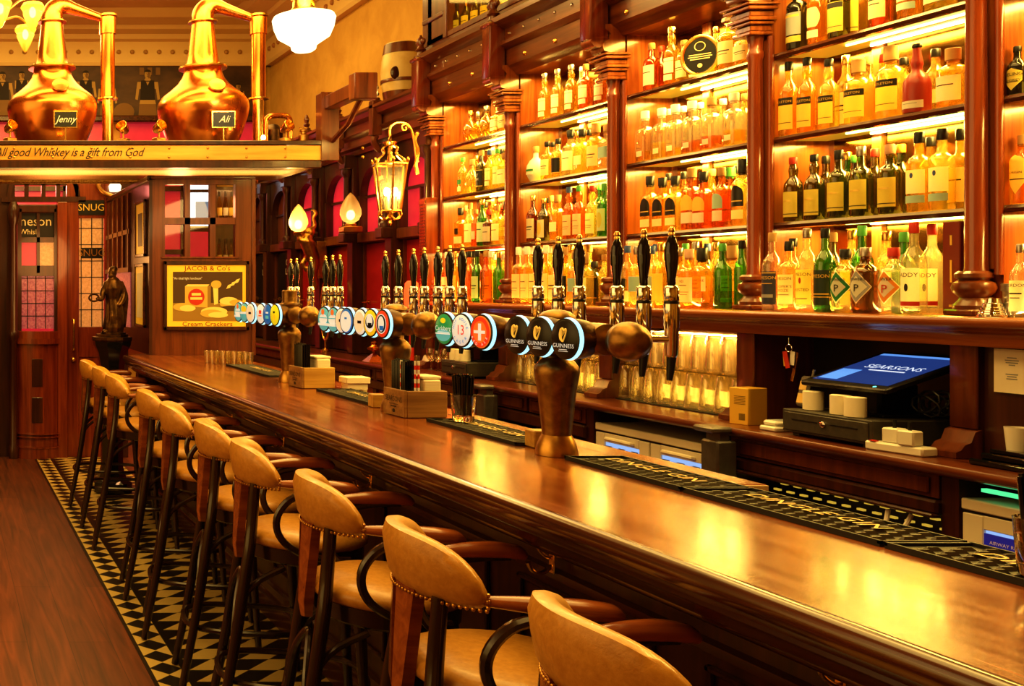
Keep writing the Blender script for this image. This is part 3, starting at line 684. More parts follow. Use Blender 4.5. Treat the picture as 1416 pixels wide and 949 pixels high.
# lantern
size_to(.92, False)
t = thing('brass_lantern', 'ornate brass lantern with glass panes hanging before the arched wall', 'lantern', (3.66, 8.3, 2.12))
h0, h1, r0, r1 = .12, .50, .085, .135
mb = MB()
for k in range(6):
    a = k*pi/3+.3; b = a+pi/3
    mb.tube([(r0*cos(a), r0*sin(a), h0),(r1*cos(a), r1*sin(a), h1)], .009, 6)
    mb.tube([(r0*cos(a), r0*sin(a), h0),(r0*cos(b), r0*sin(b), h0)], .009, 6).tube([(r1*cos(a), r1*sin(a), h1),(r1*cos(b), r1*sin(b), h1)], .011, 6)
    mb.ball((r1*cos(a)*1.05, r1*sin(a)*1.05, h1+.03), (.012,.012,.025), 8, 6)
    mb.tube([(r1*cos(a), r1*sin(a), h1),(.10*cos(a),.10*sin(a),h1+.05),(.055*cos(a),.055*sin(a),h1+.09),(.065*cos(a),.065*sin(a),h1+.13),(.03*cos(a),.03*sin(a),h1+.16)], .007, 6)
    mb.tube([(r0*cos(a), r0*sin(a), h0),(.09*cos(a),.09*sin(a),h0-.04),(.05*cos(a),.05*sin(a),h0-.07),(.02*cos(a),.02*sin(a),h0-.05)], .007, 6)
mb.lathe([(.008,0),(.018,.02),(.012,.04),(.03,.06),(.01,.09),(.05,.115),(.05,.12)], n=12).lathe([(.012,h1),(.012,h1+.15),(.035,h1+.16),(.055,h1+.175),(.055,h1+.185),(.02,h1+.2)], n=14)
mb.build('lantern_frame', M['brass'], t)
M['lpane'] = glassy('lantern_glass', (1,.90,.5), .05, dark=.07)
mb = MB()
for k in range(6):
    a = k*pi/3+.3; b = a+pi/3
    mb.quad((r0*cos(a), r0*sin(a), h0),(r0*cos(b), r0*sin(b), h0),(r1*cos(b), r1*sin(b), h1),(r1*cos(a), r1*sin(a), h1))
mb.build('glass_panes', M['lpane'], t, smooth=0)
for dx, dy in ((.035,-.02),(-.035,-.01),(0,.04)):
    c = MB().lathe([(.012,h0),(.012,h0+.12)], (dx,dy,0), 10).build('candle', M['cream'], t)
    MB().ball((dx,dy,h0+.155), (.02,.02,.036), 10, 8).build('flame_bulb', glow('candle_flame', (1,.75,.3), 45), c)
MB().tube([(.0,0,h1+.19),(.012,0,h1+.21),(.0,0,h1+.235),(-.012,0,h1+.21)], .005, 6, True).tube([(0,0,h1+.23),(0,0,h1+.29),(.02,0,h1+.325),(.07,0,h1+.345),(.14,0,h1+.33),(.18,0,h1+.27),(.20,0,h1+.18),(.215,0,h1+.06),(.23,0,h1+.02)], .011, 8).tube([(.12+.035*cos(q*.5)*(1-q*.05), 0, h1+.30+.035*sin(q*.5)*(1-q*.05)) for q in range(16)], .008, 6).tube([(.23,0,h1+.26),(.205,-.0,h1+.2),(.23,0,h1+.1),(.21,0,h1),(.23,0,h1-.08)], .016, 6).build('wall_bracket', M['brass'], t)
# bronze figure lamp and its fellow globe
def flame_lamp(name, x, y, z, lab, figure):
    t = thing(name, lab, 'lamp', (x, y, z), 0)
    gx = -.10 if figure else 0
    MB().lathe([(.03,0),(.075,.03),(.10,.085),(.098,.13),(.075,.20),(.04,.26),(.004,.30)], (gx,0,0), 24).build('flame_shade', M['flameglass'], t, smooth=60)
    MB().ball((gx,0,.08), (.04,.04,.05), 12, 8).build('bulb', glow('figure_bulb', (1,.85,.6), 9), t)
    if figure:
        mb = MB().tube([(gx-.05,0,-.03),(gx,0,-.01),(0,0,.03)], .016, 8).lathe([(.05,-.02),(.06,0)], (gx,0,0), 14)
        mb.ball((.03,0,.0), (.055,.05,.06), 14, 10)                                     # head
        mb.tube([(.03,0,-.05),(.0,0,-.10),(.03,0,-.2),(.07,0,-.32),(.05,0,-.45),(.08,0,-.56),(.07,0,-.62)], [.04,.085,.075,.06,.055,.04,.02], 12)
        mb.tube([(-.04,0,-.1),(-.09,0,-.08),(-.07,0,.0),(-.03,0,.04)], [.03,.028,.022,.02], 8)
        mb.tube([(.05,0,.02),(.08,0,.08),(.06,0,.15),(.09,0,.2),(.07,0,.23),(.03,0,.235)], [.025,.02,.018,.022,.016,.008], 8)
        mb.tube([(.02,.05,-.25),(-.04,.05,-.34),(.0,.04,-.42)], [.03,.03,.02], 8)
        o = mb.build('bronze_figure', M['brass_dull'], t)
        md = o.modifiers.new('blend', 'REMESH'); md.mode = 'VOXEL'; md.voxel_size = .012; md.use_smooth_shade = True
        MB().b(.09, .20, -.03, .03, -.5, -.1, .008).build('wall_bracket', M['brass_dull'], t)
    else:
        MB().lathe([(.05,-.03),(.055,-.01),(.04,0)], n=16).b(-.09,.09,-.07,.07,-.09,-.03,.008).build('lamp_base', M['brass_dull'], t)
    return t
M['flameglass'] = glassy('amber_flame_glass', (1,.72,.22), .12, dark=.45)
flame_lamp('figure_lamp', 3.92, 10.9, 2.21, 'bronze figure wall lamp holding a flame shaped amber globe', True)
flame_lamp('flame_globe_lamp', 3.98, 9.9, 2.24, 'second flame shaped amber globe on the sill right of the bronze figure', False)
t = thing('brass_hoop', 'tall thin brass hoop standing below the bronze figure lamp', 'hoop', (3.95, 10.47, .947))
MB().tube([(.0,.12*cos(a),.42+.30*sin(a)) for a in [k*2*pi/24 for k in range(24)]], .012, 8, True).lathe([(.05,0),(.05,.02),(.012,.04),(.012,.12)], n=14).build('hoop_ring', M['brass'], t)
# red glowing lamp at the end of the ledge
t = thing('red_lamp', 'small glowing red lamp at the far end of the bottle ledge', 'lamp', (3.80, 8.22, .947))
MB().lathe([(.05,.50),(.055,.52),(.06,.62),(.05,.70),(.03,.72)], n=16).build('red_shade', glow('red_glow', (1,.05,.008), 3), t)
MB().lathe([(.05,0),(.055,.02),(.02,.05),(.02,.47),(.05,.50)], n=14).build('lamp_stand', M['redp'], t)
MB().b(-.062, -.05, -.05, .05, .30, .42).build('number_card', M['cream'], t)
# barrel on the cornice
t = thing('display_barrel', 'small upright pale barrel with wooden bands standing on the far cornice', 'barrel', (4.13, 9.15, 3.277))
MB().lathe([(.125,0),(.135,.03),(.16,.16),(.168,.27),(.16,.38),(.135,.51),(.125,.54)], n=28).build('barrel_body', noisy('barrel_cream', (.62,.42,.14), (.8,.62,.28), (1,1,1), 4, .35), t, smooth=60)
MB().lathe([(.134,.02),(.152,.09),(.154,.10),(.14,.02)], n=28).build('barrel_hoop', M['wood_mid'], t)
MB().lathe([(.150,.43),(.138,.50),(.138,.53),(.152,.44)], n=28).build('barrel_hoop', M['wood_mid'], t)
MB().lathe([(.169,.18),(.171,.19),(.171,.2),(.169,.21)], n=28).build('barrel_hoop', M['wood_mid'], t)
mb = MB(); mb.ball((-.1,-.128,.25),(.05,.02,.06),12,8); mb.build('barrel_emblem', M['wood_dark'], t)
size_to(1)
# ------------------------------------------------------------------ the snug
M['leadamber'] = noisy('amber_textured_glass', (.50,.24,.06), (.70,.40,.16), (1,1,1), 45, .22, bump=.5)
M['leadpink'] = noisy('pink_textured_glass', (.26,.05,.06), (.50,.20,.20), (1,1,1), 45, .22, bump=.5)
for k_, c_, e_ in (('leadamber',(.75,.38,.12),.28),('leadpink',(.55,.14,.16),.22)):
    p_ = M[k_].node_tree.nodes['Principled BSDF']; p_.inputs['Emission Color'].default_value = (*c_,1); p_.inputs['Emission Strength'].default_value = e_  # emission puts the light on the leaded glass into the panes
sn = thing('snug_screen', 'mahogany snug screen on the bar end with six panes over a framed poster', 'partition', (1.95, 7.75, 1.10))
mb = MB()
mb.b(1.58, 2.33, 7.66, 7.72, 0, 1.84).b(1.58, 1.675, 7.66, 7.72, 1.84, 2.44).b(2.208, 2.33, 7.66, 7.72, 1.84, 2.44).b(1.675, 2.208, 7.66, 7.72, 2.392, 2.44).b(1.675, 2.208, 7.665, 7.715, 2.09, 2.14)
for x in (1.826, 2.017): mb.b(x, x+.042, 7.665, 7.715, 1.84, 2.40)
mb.b(2.33, 2.36, 7.65, 7.75, 0, 2.45, .004).b(1.57, 2.36, 7.645, 7.73, 2.43, 2.455, .006).b(1.645, 2.235, 7.652, 7.66, 1.83, 1.845, .003)
for o_ in (mb,): o_.v = [(a, b, max(c, 1.101)) for a, b, c in o_.v]
kid(mb, 'panel_frame', M['wood_mid'], sn)
M['snugpane'] = glassy('snug_glass', (.92,.88,.82), .12)
for i, x in enumerate((1.675, 1.867, 2.058)):
    for z0, z1 in ((1.845,2.09),(2.14,2.392)): kid(MB().b(x, x+.152, 7.688, 7.692, z0, z1), 'pane', M['snugpane'], sn)
kid(MB().b(1.555, 1.58, 7.66, 9.62, 1.101, 2.44).b(1.54, 1.60, 7.66, 9.62, 2.42, 2.46, .006), 'side_wall', M['wood_dark'], sn)
mb = MB()
for y in (8.45, 8.7, 8.95, 9.2, 9.45): mb.b(1.535, 1.556, y-.02, y+.02, 1.74, 2.40)
mb.b(1.535, 1.556, 8.4, 9.6, 2.06, 2.10).b(1.53, 1.556, 8.4, 9.6, 1.74, 1.78)
kid(mb, 'side_glazing_bars', M['wood_mid'], sn)
kid(MB().b(1.548, 1.554, 8.4, 9.6, 1.28, 1.74), 'leaded_side_glass', M['leadpink'], sn)
# red interior of the snug and an added bottle shelf standing in for the panes' reflection
inn = struct(MB().b(-.6, 2.98, 12.5, 12.54, .9, 3.35).b(2.98, 3.36, 12.5, 12.54, .9, 2.3).build('wall_snug', M['redglass']))
mb = MB()
for x in (-.2, .6, 1.5, 2.3, 2.95): mb.b(x-.03, x+.03, 12.45, 12.5, .9, 3.35)
for z in (2.05, 2.83, 3.33): mb.b(-.6, 2.98, 12.45, 12.5, z-.03, z+.03)
struct(mb.build('trim_7', M['wood_dark']))
bs = thing('mirrored_bottle_shelf', 'small lit bottle shelf added behind right hand snug panes for their reflection', 'shelf', (2.56, 9.05, 1.9))
MB().b(-.13,.13,-.05,.08,-.12,-.1).b(-.13,.13,-.05,.08,.30,.32).b(-.15,-.13,-.05,.1,-.45,.62).b(.13,.15,-.05,.1,-.45,.62).b(-.13,.13,.08,.1,-.45,.62).b(-.13,.13,-.05,.08,-.45,-.43).build('shelf_case', M['wood_dark'], bs)
area('mirrored_shelf_light', (2.56, 8.95, 2.5), (0,0,0), .2, .06, 2.2)  # lights the added shelf behind the panes
point('snug_inside_light', (2.0, 8.6, 2.3), 5, (1,.4,.2), .1)
# poster
po = thing('framed_poster', 'framed vintage cream cracker poster below the snug panes', 'poster', (1.97, 7.64, 1.55))
X0, X1, Z0, Z1 = -.31, .335, -.262, .262
mb = MB().b(X0, X1, -.012, .012, Z1-.03, Z1, .004).b(X0, X1, -.012, .012, Z0, Z0+.03, .004).b(X0, X0+.025, -.012, .012, Z0, Z1, .004).b(X1-.025, X1, -.012, .012, Z0, Z1, .004)
mb.build('poster_frame', M['wood_dark'], po)
M['pyel'] = noisy('poster_yellow', (.86,.50,.035), (.92,.60,.05), (1,1,1), 3, .5)
M['pyel'].node_tree.nodes['Principled BSDF'].inputs['Emission Color'].default_value = (.8,.45,.03,1)
M['pyel'].node_tree.nodes['Principled BSDF'].inputs['Emission Strength'].default_value = .12  # lamp light on the sheet is put in as faint emission
M['pbrown'] = mat('poster_brown', (.075,.035,.010), .5); M['ptan'] = mat('poster_tan', (.62,.40,.08), .5); M['pcream'] = mat('poster_cream', (.85,.66,.22), .5); M['pmid'] = mat('poster_mid', (.30,.17,.03), .5)
MB().b(X0+.02, X1-.02, -.002, .010, Z0+.02, Z1-.02).build('poster_sheet', M['pyel'], po)
mb = MB().b(-.24, .285, -.004, -.002, -.19, .18); mb.build('printed_ground', M['pbrown'], po)
mb = MB().b(-.24, .285, -.0052, -.004, -.19, -.055); mb.build('printed_table', M['pmid'], po)
mb = MB()
DD = [0]
def flat(pts, d, mi): DD[0] += .00004; mb.m(mi)._f(mb.ring([(a, -d-DD[0], b) for a, b in pts]))
def ell(cx, cz, rx, rz, d, mi, n=20): flat([(cx+rx*cos(2*pi*k/n), cz+rz*sin(2*pi*k/n)) for k in range(n)], d, mi)
flat([(-.15,-.08),(.02,-.09),(.02,.07),(-.15,.07)], .006, 0); flat([(-.15,.07),(.02,.07),(.035,.085),(-.13,.085)], .006, 1); flat([(.02,-.09),(.045,-.07),(.045,.08),(.02,.07)], .006, 2)
flat([(.07,-.07),(.10,-.06),(.10,.09),(.06,.08)], .006, 1); ell(.085,.085,.04,.03,.0065,0)
for cx, cz, rx, rz, mi in ((-.17,-.085,.07,.03,0),(-.13,-.095,.06,.024,1),(.20,-.06,.09,.035,0),(.18,-.04,.07,.03,1),(.235,-.05,.05,.02,0),(.07,-.12,.10,.035,1),(.05,-.135,.085,.03,0),(.10,-.145,.075,.022,1)): ell(cx, cz, rx, rz, .0066, mi)
ell(.2,-.095,.09,.02,.0064,3)
for k in range(3): flat([(.16+k*.03,.05+k*.02),(.19+k*.03,.06+k*.02),(.205+k*.03,.09+k*.02),(.175+k*.03,.08+k*.02)], .0066, 1)
mb.build('printed_still_life', [M['ptan'], M['pcream'], M['pmid'], M['pbrown']], po, smooth=0)
mb = MB(); ell(-.065,-.01,.062,.062,.0075,0); mb.build('printed_red_seal', M['redp'], po, smooth=0)
mb = MB(); flat([(-.10,-.0),(-.03,-.0),(-.03,.02),(-.10,.02)], .008, 0); flat([(-.11,-.03),(-.02,-.03),(-.02,-.012),(-.11,-.012)], .008, 0); mb.build('printed_seal_band', M['pcream'], po, smooth=0)
mb = MB(); add_text(mb, 'JACOB & C\u00ba\u02e2' if False else "JACOB & Co's", .05, face_ny(.02, -.0035, .205), sx=1.15); add_text(mb, 'Cream Crackers', .047, face_ny(.02, -.0035, -.215), sx=1.2); mb.build('lettering', mat('dark_red_ink', (.22,.006,.004), .6), po, smooth=0)
mb = MB(); add_text(mb, '"An ideal light luncheon"', .026, face_ny(-.13, -.0075, .13), sx=.85); mb.build('small_lettering', M['whitep'], po, smooth=0)
def pic(y, z0, z1, lab, m_):
    t = thing('picture_frame', lab, 'picture', (1.552, y, (z0+z1)/2)); h = (z1-z0)/2; w = .19
    MB().b(-.022, 0, -w, w, h-.025, h, .004).b(-.022, 0, -w, w, -h, -h+.025, .004).b(-.022, 0, -w, -w+.025, -h, h, .004).b(-.022, 0, w-.025, w, -h, h, .004).build('frame', M['wood_darkY'], t)
    MB().b(-.012, 0, -w+.02, w-.02, -h+.02, h-.02).build('mount', M['pyel'], t)
    if m_: MB().b(-.014, -.012, -w*.45, w*.45, -h*.62, h*.55).b(-.015,-.014,-w*.2,w*.2,-h*.5,h*.3).build('print', M['pbrown'], t)
    else: MB().b(-.0135, -.012, -w*.6, w*.6, -h*.7, h*.7).build('print', M['paper'], t)
pic(7.93, 1.85, 2.29, 'upper narrow gold mounted picture on the snug side wall', True)
pic(7.95, 1.30, 1.80, 'lower plain gold mounted notice on the snug side wall', False)
# partition with the door at the far end of the room
YD = 9.65
struct(MB().b(-5, .68, YD, YD+.1, 0, 2.75).build('wall_end', M['wood_dark']))
sc = thing('snug_screen', 'curved mahogany snug half screen with pink leaded glass left of the door', 'partition', (.9, YD, 0))
mb = MB().b(.70, .74, YD-.05, YD+.05, 1.1, 2.36).b(1.05, 1.08, YD-.05, YD+.05, 1.1, 2.36).b(.70, 1.08, YD-.05, YD+.05, 2.32, 2.40, .01).b(.74, 1.05, YD-.03, YD+.03, 1.72, 1.82).b(.74, 1.05, YD-.03, YD+.03, 2.04, 2.09).b(.885, .915, YD-.03, YD+.03, 1.75, 2.35)
kid(mb, 'upper_frame', M['wood_dark'], sc)
kid(MB().b(.74, 1.05, YD, YD+.01, 1.22, 1.72), 'leaded_glass', M['leadpink'], sc)
mb = MB()
for x in (.80,.88,.97): mb.b(x-.004, x+.004, YD-.004, YD, 1.22, 1.72)
for z in (1.34,1.46,1.58,1.7): mb.b(.74, 1.05, YD-.004, YD, z-.004, z+.004)
kid(mb, 'lead_cames', M['ink'], sc)
for a_, b_ in ((.74,.885),(.915,1.05)): kid(MB().b(a_, b_, YD, YD+.006, 2.09, 2.32), 'sign_mirror', M['rubber'], sc)
mb = MB(); add_text(mb, 'nes', .13, face_ny(.815, YD-.002, 2.24)); add_text(mb, 'on', .13, face_ny(.965, YD-.002, 2.24)); add_text(mb, 'Whisk', .07, face_ny(.815, YD-.002, 2.14)); kid(mb, 'lettering', M['cream'], sc, 0)
kid(MB().b(.74, .885, YD, YD+.006, 1.82, 2.04), 'red_pane', M['redglass'], sc); kid(MB().b(.915, 1.05, YD, YD+.006, 1.82, 2.04), 'amber_pane', M['leadamber'], sc)
# bowed lower half
def bow(x): return YD - .05 - .10*(1-((x-.9)/.22)**2)
mb = MB(); n = 10; xs = [.68+.42*k/n for k in range(n+1)]
for (z0, z1, d) in ((.0,1.12,0),(1.08,1.13,.03),(1.13,1.20,.015),(0,.10,.02),(.10,.115,.03),(.20,.21,.03),(.23,.24,.03)):
    A = [(x, bow(x)-d) for x in xs]
    lo = mb.ring([(x, y, z0) for x, y in A]); hi = mb.ring([(x, y, z1) for x, y in A]); lb = mb.ring([(x, YD+.05, z0) for x, y in A]); hb = mb.ring([(x, YD+.05, z1) for x, y in A])
    mb.bridge(lo, hi, False); mb.bridge(hi, hb, False); mb.bridge(lb, lo, False)
kid(mb, 'bowed_base', M['wood_red'], sc, 50)
mb = MB()
for z0, z1 in ((.34,.58),(.68,.94)): mb.b(.83, .93, bow(.88)-.006, bow(.88)+.01, z0, z1, .003)
kid(mb, 'sunk_panel', M['wood_dark'], sc)
mb = MB().lathe([(.045,0),(.05,.1),(.035,.13),(.033,1.1),(.05,1.14),(.05,1.2),(.035,1.22),(.03,2.2),(.05,2.24),(.06,2.36),(.03,2.42)], (.66, YD-.1, 0), 16)
kid(mb, 'turned_column', M['wood_dark'], sc)
kid(MB().b(1.075, 1.17, YD-.1, YD+.05, 0, 2.42, .006), 'door_post', M['wood_red'], sc)
# arched fanlight above
fl = thing('arched_fanlight', 'dark arched fanlight frame over red glass above the snug screen', 'window', (.95, YD, 2.455))
mb = MB(); n = 20
for r, w_ in ((.36,.05),):
    A = [(r*cos(pi*k/n)*.85, r*sin(pi*k/n)*.93) for k in range(n+1)]; B = [((r+w_)*cos(pi*k/n)*.85, (r+w_)*sin(pi*k/n)*.93) for k in range(n+1)]
    P0 = mb.ring([(a, -.03, b) for a, b in A]); P1 = mb.ring([(a, -.03, b) for a, b in B]); P2 = mb.ring([(a, .03, b) for a, b in A]); P3 = mb.ring([(a, .03, b) for a, b in B])
    mb.bridge(P0, P1, False); mb.bridge(P1, P3, False); mb.bridge(P2, P0, False); mb.bridge(P3, P2, False)
for x in (-.16, .0, .14): mb.b(x-.02, x+.02, -.02, .02, 0, .33)
mb.b(-.32, .32, -.02, .02, .13, .16).b(-.4, .4, -.04, .04, -.03, .02)
mb.build('fanlight_frame', M['wood_dark'], fl, smooth=30)
dr = thing('door_1', 'x', 'x', (1.41, YD, 0)); struct(dr)
for k in ('label','category'): del dr[k]
mb = MB().b(-.24, -.125, -.03, .03, 0, 2.62, .004).b(.12, .23, -.03, .03, 0, 2.62, .004).b(-.125, .12, -.03, .03, 2.27, 2.62, .004).b(-.125, .12, -.03, .03, 0, .3).b(-.125, .12, -.03, .03, .95, 1.24, .004).b(-.12, .12, -.015, .015, .3, .95)
mb.build('door_leaf', M['wood_red'], dr)
MB().b(-.12, .115, -.004, .004, 1.24, 2.27).build('leaded_glass', M['leadamber'], dr)
mb = MB()
for x in (-.10,-.0,.10): mb.b(x-.004, x+.004, -.009, -.004, 1.24, 2.27)
for k in range(6): z = 1.40+k*.155; mb.b(-.12, .115, -.009, -.004, z-.004, z+.004)
mb.build('lead_cames', M['ink'], dr)
MB().b(-.13, .115, -.04, -.03, 2.30, 2.44).build('sign_plate', M['black'], dr); mb = MB(); add_text(mb, 'SNUG', .095, face_ny(-.008, -.0415, 2.37)); mb.build('lettering', M['gold'], dr, smooth=0)
MB().b(-.10, .10, -.015, -.009, 1.89, 1.99, .004).build('glass_sign', M['black'], dr); mb = MB(); add_text(mb, 'SNUG', .095, face_ny(0, -.0165, 1.94)); mb.build('glass_sign_lettering', M['brass_dull'], dr, smooth=0)
MB().tube([(-.18,-.03,1.02),(-.18,-.075,1.03),(-.18,-.08,1.15),(-.18,-.075,1.29),(-.18,-.03,1.31)], .011, 8).ball((-.18,-.055,.93), .022, 12, 8).build('door_handle', M['brass'], dr)
MB().b(.232, .245, -.035, -.01, 1.95, 2.1).build('hinge', M['brass'], dr)
struct(MB().b(1.645, 1.75, YD-.06, YD+.06, 0, 2.75, .004).build('trim_8', M['wood_dark']))
mb = MB().tube([(0,0,.0),(-.09,-.02,.03),(-.14,-.02,.1),(-.10,-.02,.17),(-.02,-.02,.19),(.03,-.02,.24),(.07,-.02,.26),(.05,-.02,.2),(.03,-.02,.14)], [.02,.022,.024,.022,.03,.02,.01,.018,.01], 10)
t = thing('swan_neck_lamp', 'silvery swan neck lamp curling above the snug door', 'lamp', (1.60, YD-.06, 2.48)); mb.build('lamp_neck', M['brass_dull'], t); MB().lathe([(.05,.0),(.06,.05),(.035,.09),(.02,.1)], (.02,-.02,.04), 14).build('lamp_shade', M['globe'], t)
# bronze statue on its pedestal
pd = thing('statue_pedestal', 'dark octagonal pedestal behind the far end of the bar', 'pedestal', (1.33, 8.0, 0))
MB().lathe([(.16,0),(.16,.08),(.12,.1),(.09,.2),(.08,.8),(.10,1.0),(.12,1.1),(.15,1.16),(.155,1.19)], n=8).build('shaft', M['blackgl'], pd, smooth=20)
MB().lathe([(.155,1.19),(.16,1.2),(.16,1.222),(.13,1.226),(.13,1.245)], n=8).build('pedestal_top', M['bronze_dk'], pd, smooth=20)
st = thing('bronze_statuette', 'bronze statuette of a robed bearded man holding out a wreath', 'statue', (1.34, 8.0, 1.2465))
mb = MB()
mb.tube([(0,0,.0),(0,0,.05),(.01,0,.16),(.0,0,.27),(0,0,.36),(.0,0,.42),(.0,0,.445)], [.075,.085,.075,.06,.072,.055,.03], 16)
mb.tube([(-.03,-.02,.012),(-.09,-.05,.014)], [.025,.018], 8).tube([(.03,-.02,.012),(.06,-.06,.014)], [.025,.018], 8)
mb.ball((-.005,-.005,.485), (.034,.038,.042), 14, 10).ball((-.02,-.022,.457), (.024,.022,.03), 10, 8).ball((.002,.004,.51), (.036,.038,.026), 12, 8).ball((-.036,-.02,.485), (.009,.009,.008), 8, 6)
mb.tube([(-.045,-.01,.405),(-.085,-.02,.33),(-.10,-.06,.275),(-.145,-.08,.28)], [.028,.024,.019,.014], 10)
mb.tube([(.05,.0,.405),(.085,-.01,.32),(.06,-.045,.25),(.03,-.06,.22)], [.03,.026,.019,.015], 10)
for k in range(7):
    a = -2.6+k*.55; mb.tube([(.065*cos(a), .065*sin(a), .03),(.07*cos(a+.1), .07*sin(a+.1), .14),(.055*cos(a), .055*sin(a), .26)], [.016,.014,.008], 6)
mb.tube([(.055,.02,.41),(.10,.05,.30),(.09,.06,.16),(.08,.05,.05)], [.02,.03,.035,.03], 8)
o = mb.build('robed_figure', M['bronze_dk'], st)
md = o.modifiers.new('blend', 'REMESH'); md.mode = 'VOXEL'; md.voxel_size = .007; md.use_smooth_shade = True
MB().tube([(-.165+.038*cos(a), -.085, .285+.028*sin(a)) for a in [k*2*pi/16 for k in range(16)]], .008, 8, True).build('wreath', M['bronze_dk'], st)
MB().lathe([(.10,-.012) if 0 else (.10,0.0),(.10,.012),(.09,.014)], n=20).build('statue_base', M['bronze_dk'], st)
# ------------------------------------------------------------------ bar stools
def make_stool():
    t = thing('bar_stool', '', 'bar stool', (0,0,0), 0, 'row of bar stools')
    # padded curved back
    mb = MB(); n = 30; R = .205; H = radians(64); prev = None
    for k in range(n+1):
        q = -1+2*k/n; e = math.sqrt(max(0, 1-abs(q)**14)); a = pi + q*H
        top = 1.068-.012*q*q-.078*abs(q)**4.2; bot = .925+.004*q*q
        zc, hh = (top+bot)/2, (top-bot)/2*(.25+.75*e); th = .030*(.35+.65*e)
        pr = []
        for j in range(12):
            b = 2*pi*j/12; cx, cz = cos(b), sin(b); f = (abs(cx)**3.2+abs(cz)**3.2)**(-1/3.2)
            r = R + .012 + th*cx*f + .022*(cz*f)*.5
            pr.append((r*cos(a), r*sin(a)*.98, zc+hh*cz*f))
        ring = mb.ring(pr)
        if prev: mb.bridge(prev, ring)
        else: mb._f(ring[::-1])
        prev = ring
    mb._f(prev); bk = mb.build('backrest', M['leather'], t, smooth=60)
    mb = MB()
    for k in range(40):
        q = -1+2*k/39; a = pi+q*H*.985; r = R+.0255; mb.ball((r*cos(a), r*sin(a)*.98, .930+.004*q*q), (.0048,.0048,.0048), 6, 4)
    for s_ in (-1,1):
        for j in range(3): a = pi+s_*H*.995; mb.ball(((R+.028)*cos(a), (R+.028)*sin(a)*.98, .942+j*.013), .0048, 6, 4)
    mb.build('nail_trim', M['brass_dull'], bk)
    MB().lathe([(.10,.735),(.19,.725),(.207,.738),(.21,.752),(.203,.768),(.17,.780),(.10,.784),(.02,.785)], n=40).build('seat', M['leather'], t, smooth=60)
    MB().lathe([(.0,.676),(.185,.676),(.195,.684),(.197,.728),(.18,.73)], n=36).build('seat_frame', M['bent'], t)
    for s_ in (1,-1):
        MB().tube([(-.175,s_*.132,.94),(-.185,s_*.132,.80),(-.20,s_*.148,.68),(-.25,s_*.158,.35),(-.315,s_*.170,.006)], [.017,.019,.02,.018,.014], 10).build('leg', M['bent'], t)
        MB().tube([(.135,s_*.13,.70),(.155,s_*.145,.5),(.185,s_*.175,.006)], [.02,.019,.014], 10).build('leg', M['bent'], t)
        MB().tube([(-.105,s_*.190,.952),(-.055,s_*.208,.955),(.0,s_*.225,.957),(.065,s_*.238,.957),(.115,s_*.238,.953),(.136,s_*.236,.942)], [.015,.022,.027,.030,.027,.014], 12, flat=(.85,.70)).build('armrest', M['arm'], t)
        MB().tube([(.10,s_*.235,.945),(.02,s_*.235,.938),(-.06,s_*.232,.918),(-.105,s_*.228,.87),(-.115,s_*.224,.815),(-.09,s_*.22,.765),(-.03,s_*.214,.728),(.05,s_*.206,.712),(.12,s_*.195,.71)], .0125, 8).build('arm_hoop', M['bent'], t)
        mb = MB()
        P = [(-.225, -.012-.0*s_),] 
        # back splat boards: wide at the pad, meeting below the seat
        y0, y1, y2, y3 = s_*.014, s_*.058, s_*.004, s_*.034
        A = mb.ring([(-.232,y0,.94),(-.215,s_*.085,.94),(-.190,s_*.085,.94),(-.205,y0,.94)]); B = mb.ring([(-.240,y2,.70),(-.232,s_*.052,.71),(-.205,s_*.050,.71),(-.213,y2,.70)]); C_ = mb.ring([(-.232,y2,.655),(-.226,s_*.03,.66),(-.205,s_*.03,.66),(-.210,y2,.655)])
        mb.bridge(A, B); mb.bridge(B, C_); mb._f(A[::-1]); mb._f(C_)
        mb.build('splat', M['arm'], t, smooth=20)
        MB().tube([(-.25,s_*.155,.36),(-.235,s_*.152,.50),(-.18,s_*.15,.60),(-.08,s_*.155,.665)], .010, 8).build('brace', M['bent'], t)
        MB().tube([(.172,s_*.152,.36),(.16,s_*.148,.50),(.10,s_*.148,.60),(.02,s_*.155,.668)], .010, 8).build('brace', M['bent'], t)
    MB().tube([(-.25,-.15,.38),(-.235,-.10,.52),(-.215,-.03,.60),(-.21,0,.61),(-.215,.03,.60),(-.235,.10,.52),(-.25,.15,.38)], .010, 8).build('brace', M['bent'], t)
    pts = []
    for k in range(32):
        a = 2*pi*k/32; c_, s2 = cos(a), sin(a); f = (abs(c_)**3+abs(s2)**3)**(-1/3)
        pts.append((-.045+.245*c_*f, .182*s2*f, .265))
    MB().tube(pts, .0115, 8, True).build('foot_ring', M['bent'], t)
    return t
PEAKS = (1.782, 2.377, 2.996, 3.632, 4.185, 4.81, 5.42, 6.39, 7.0, 7.62)
SROT = (-6,-9,-10,-12,-9,-12,-7,-10,-8,-9)
stool0 = make_stool()
for i, (py, r) in enumerate(zip(PEAKS, SROT)):
    lab = 'tan leather bar stool nearest the camera at the bottom edge, nailhead back' if i == 0 else ('tan leather bar stool farthest down the bar, beside the bronze statuette' if i == 9 else f'tan leather bar stool with bentwood arms, {ORD[i+1]} from the near end of the row')
    o = stool0 if i == 0 else dup(stool0)
    o['label'] = lab; o.location = (1.262 + (.0, .0, .004, -.004, .006, -.005, .003, -.006, 0, 0)[i], py-.095, .004); o.rotation_euler = (0,0,radians(r))
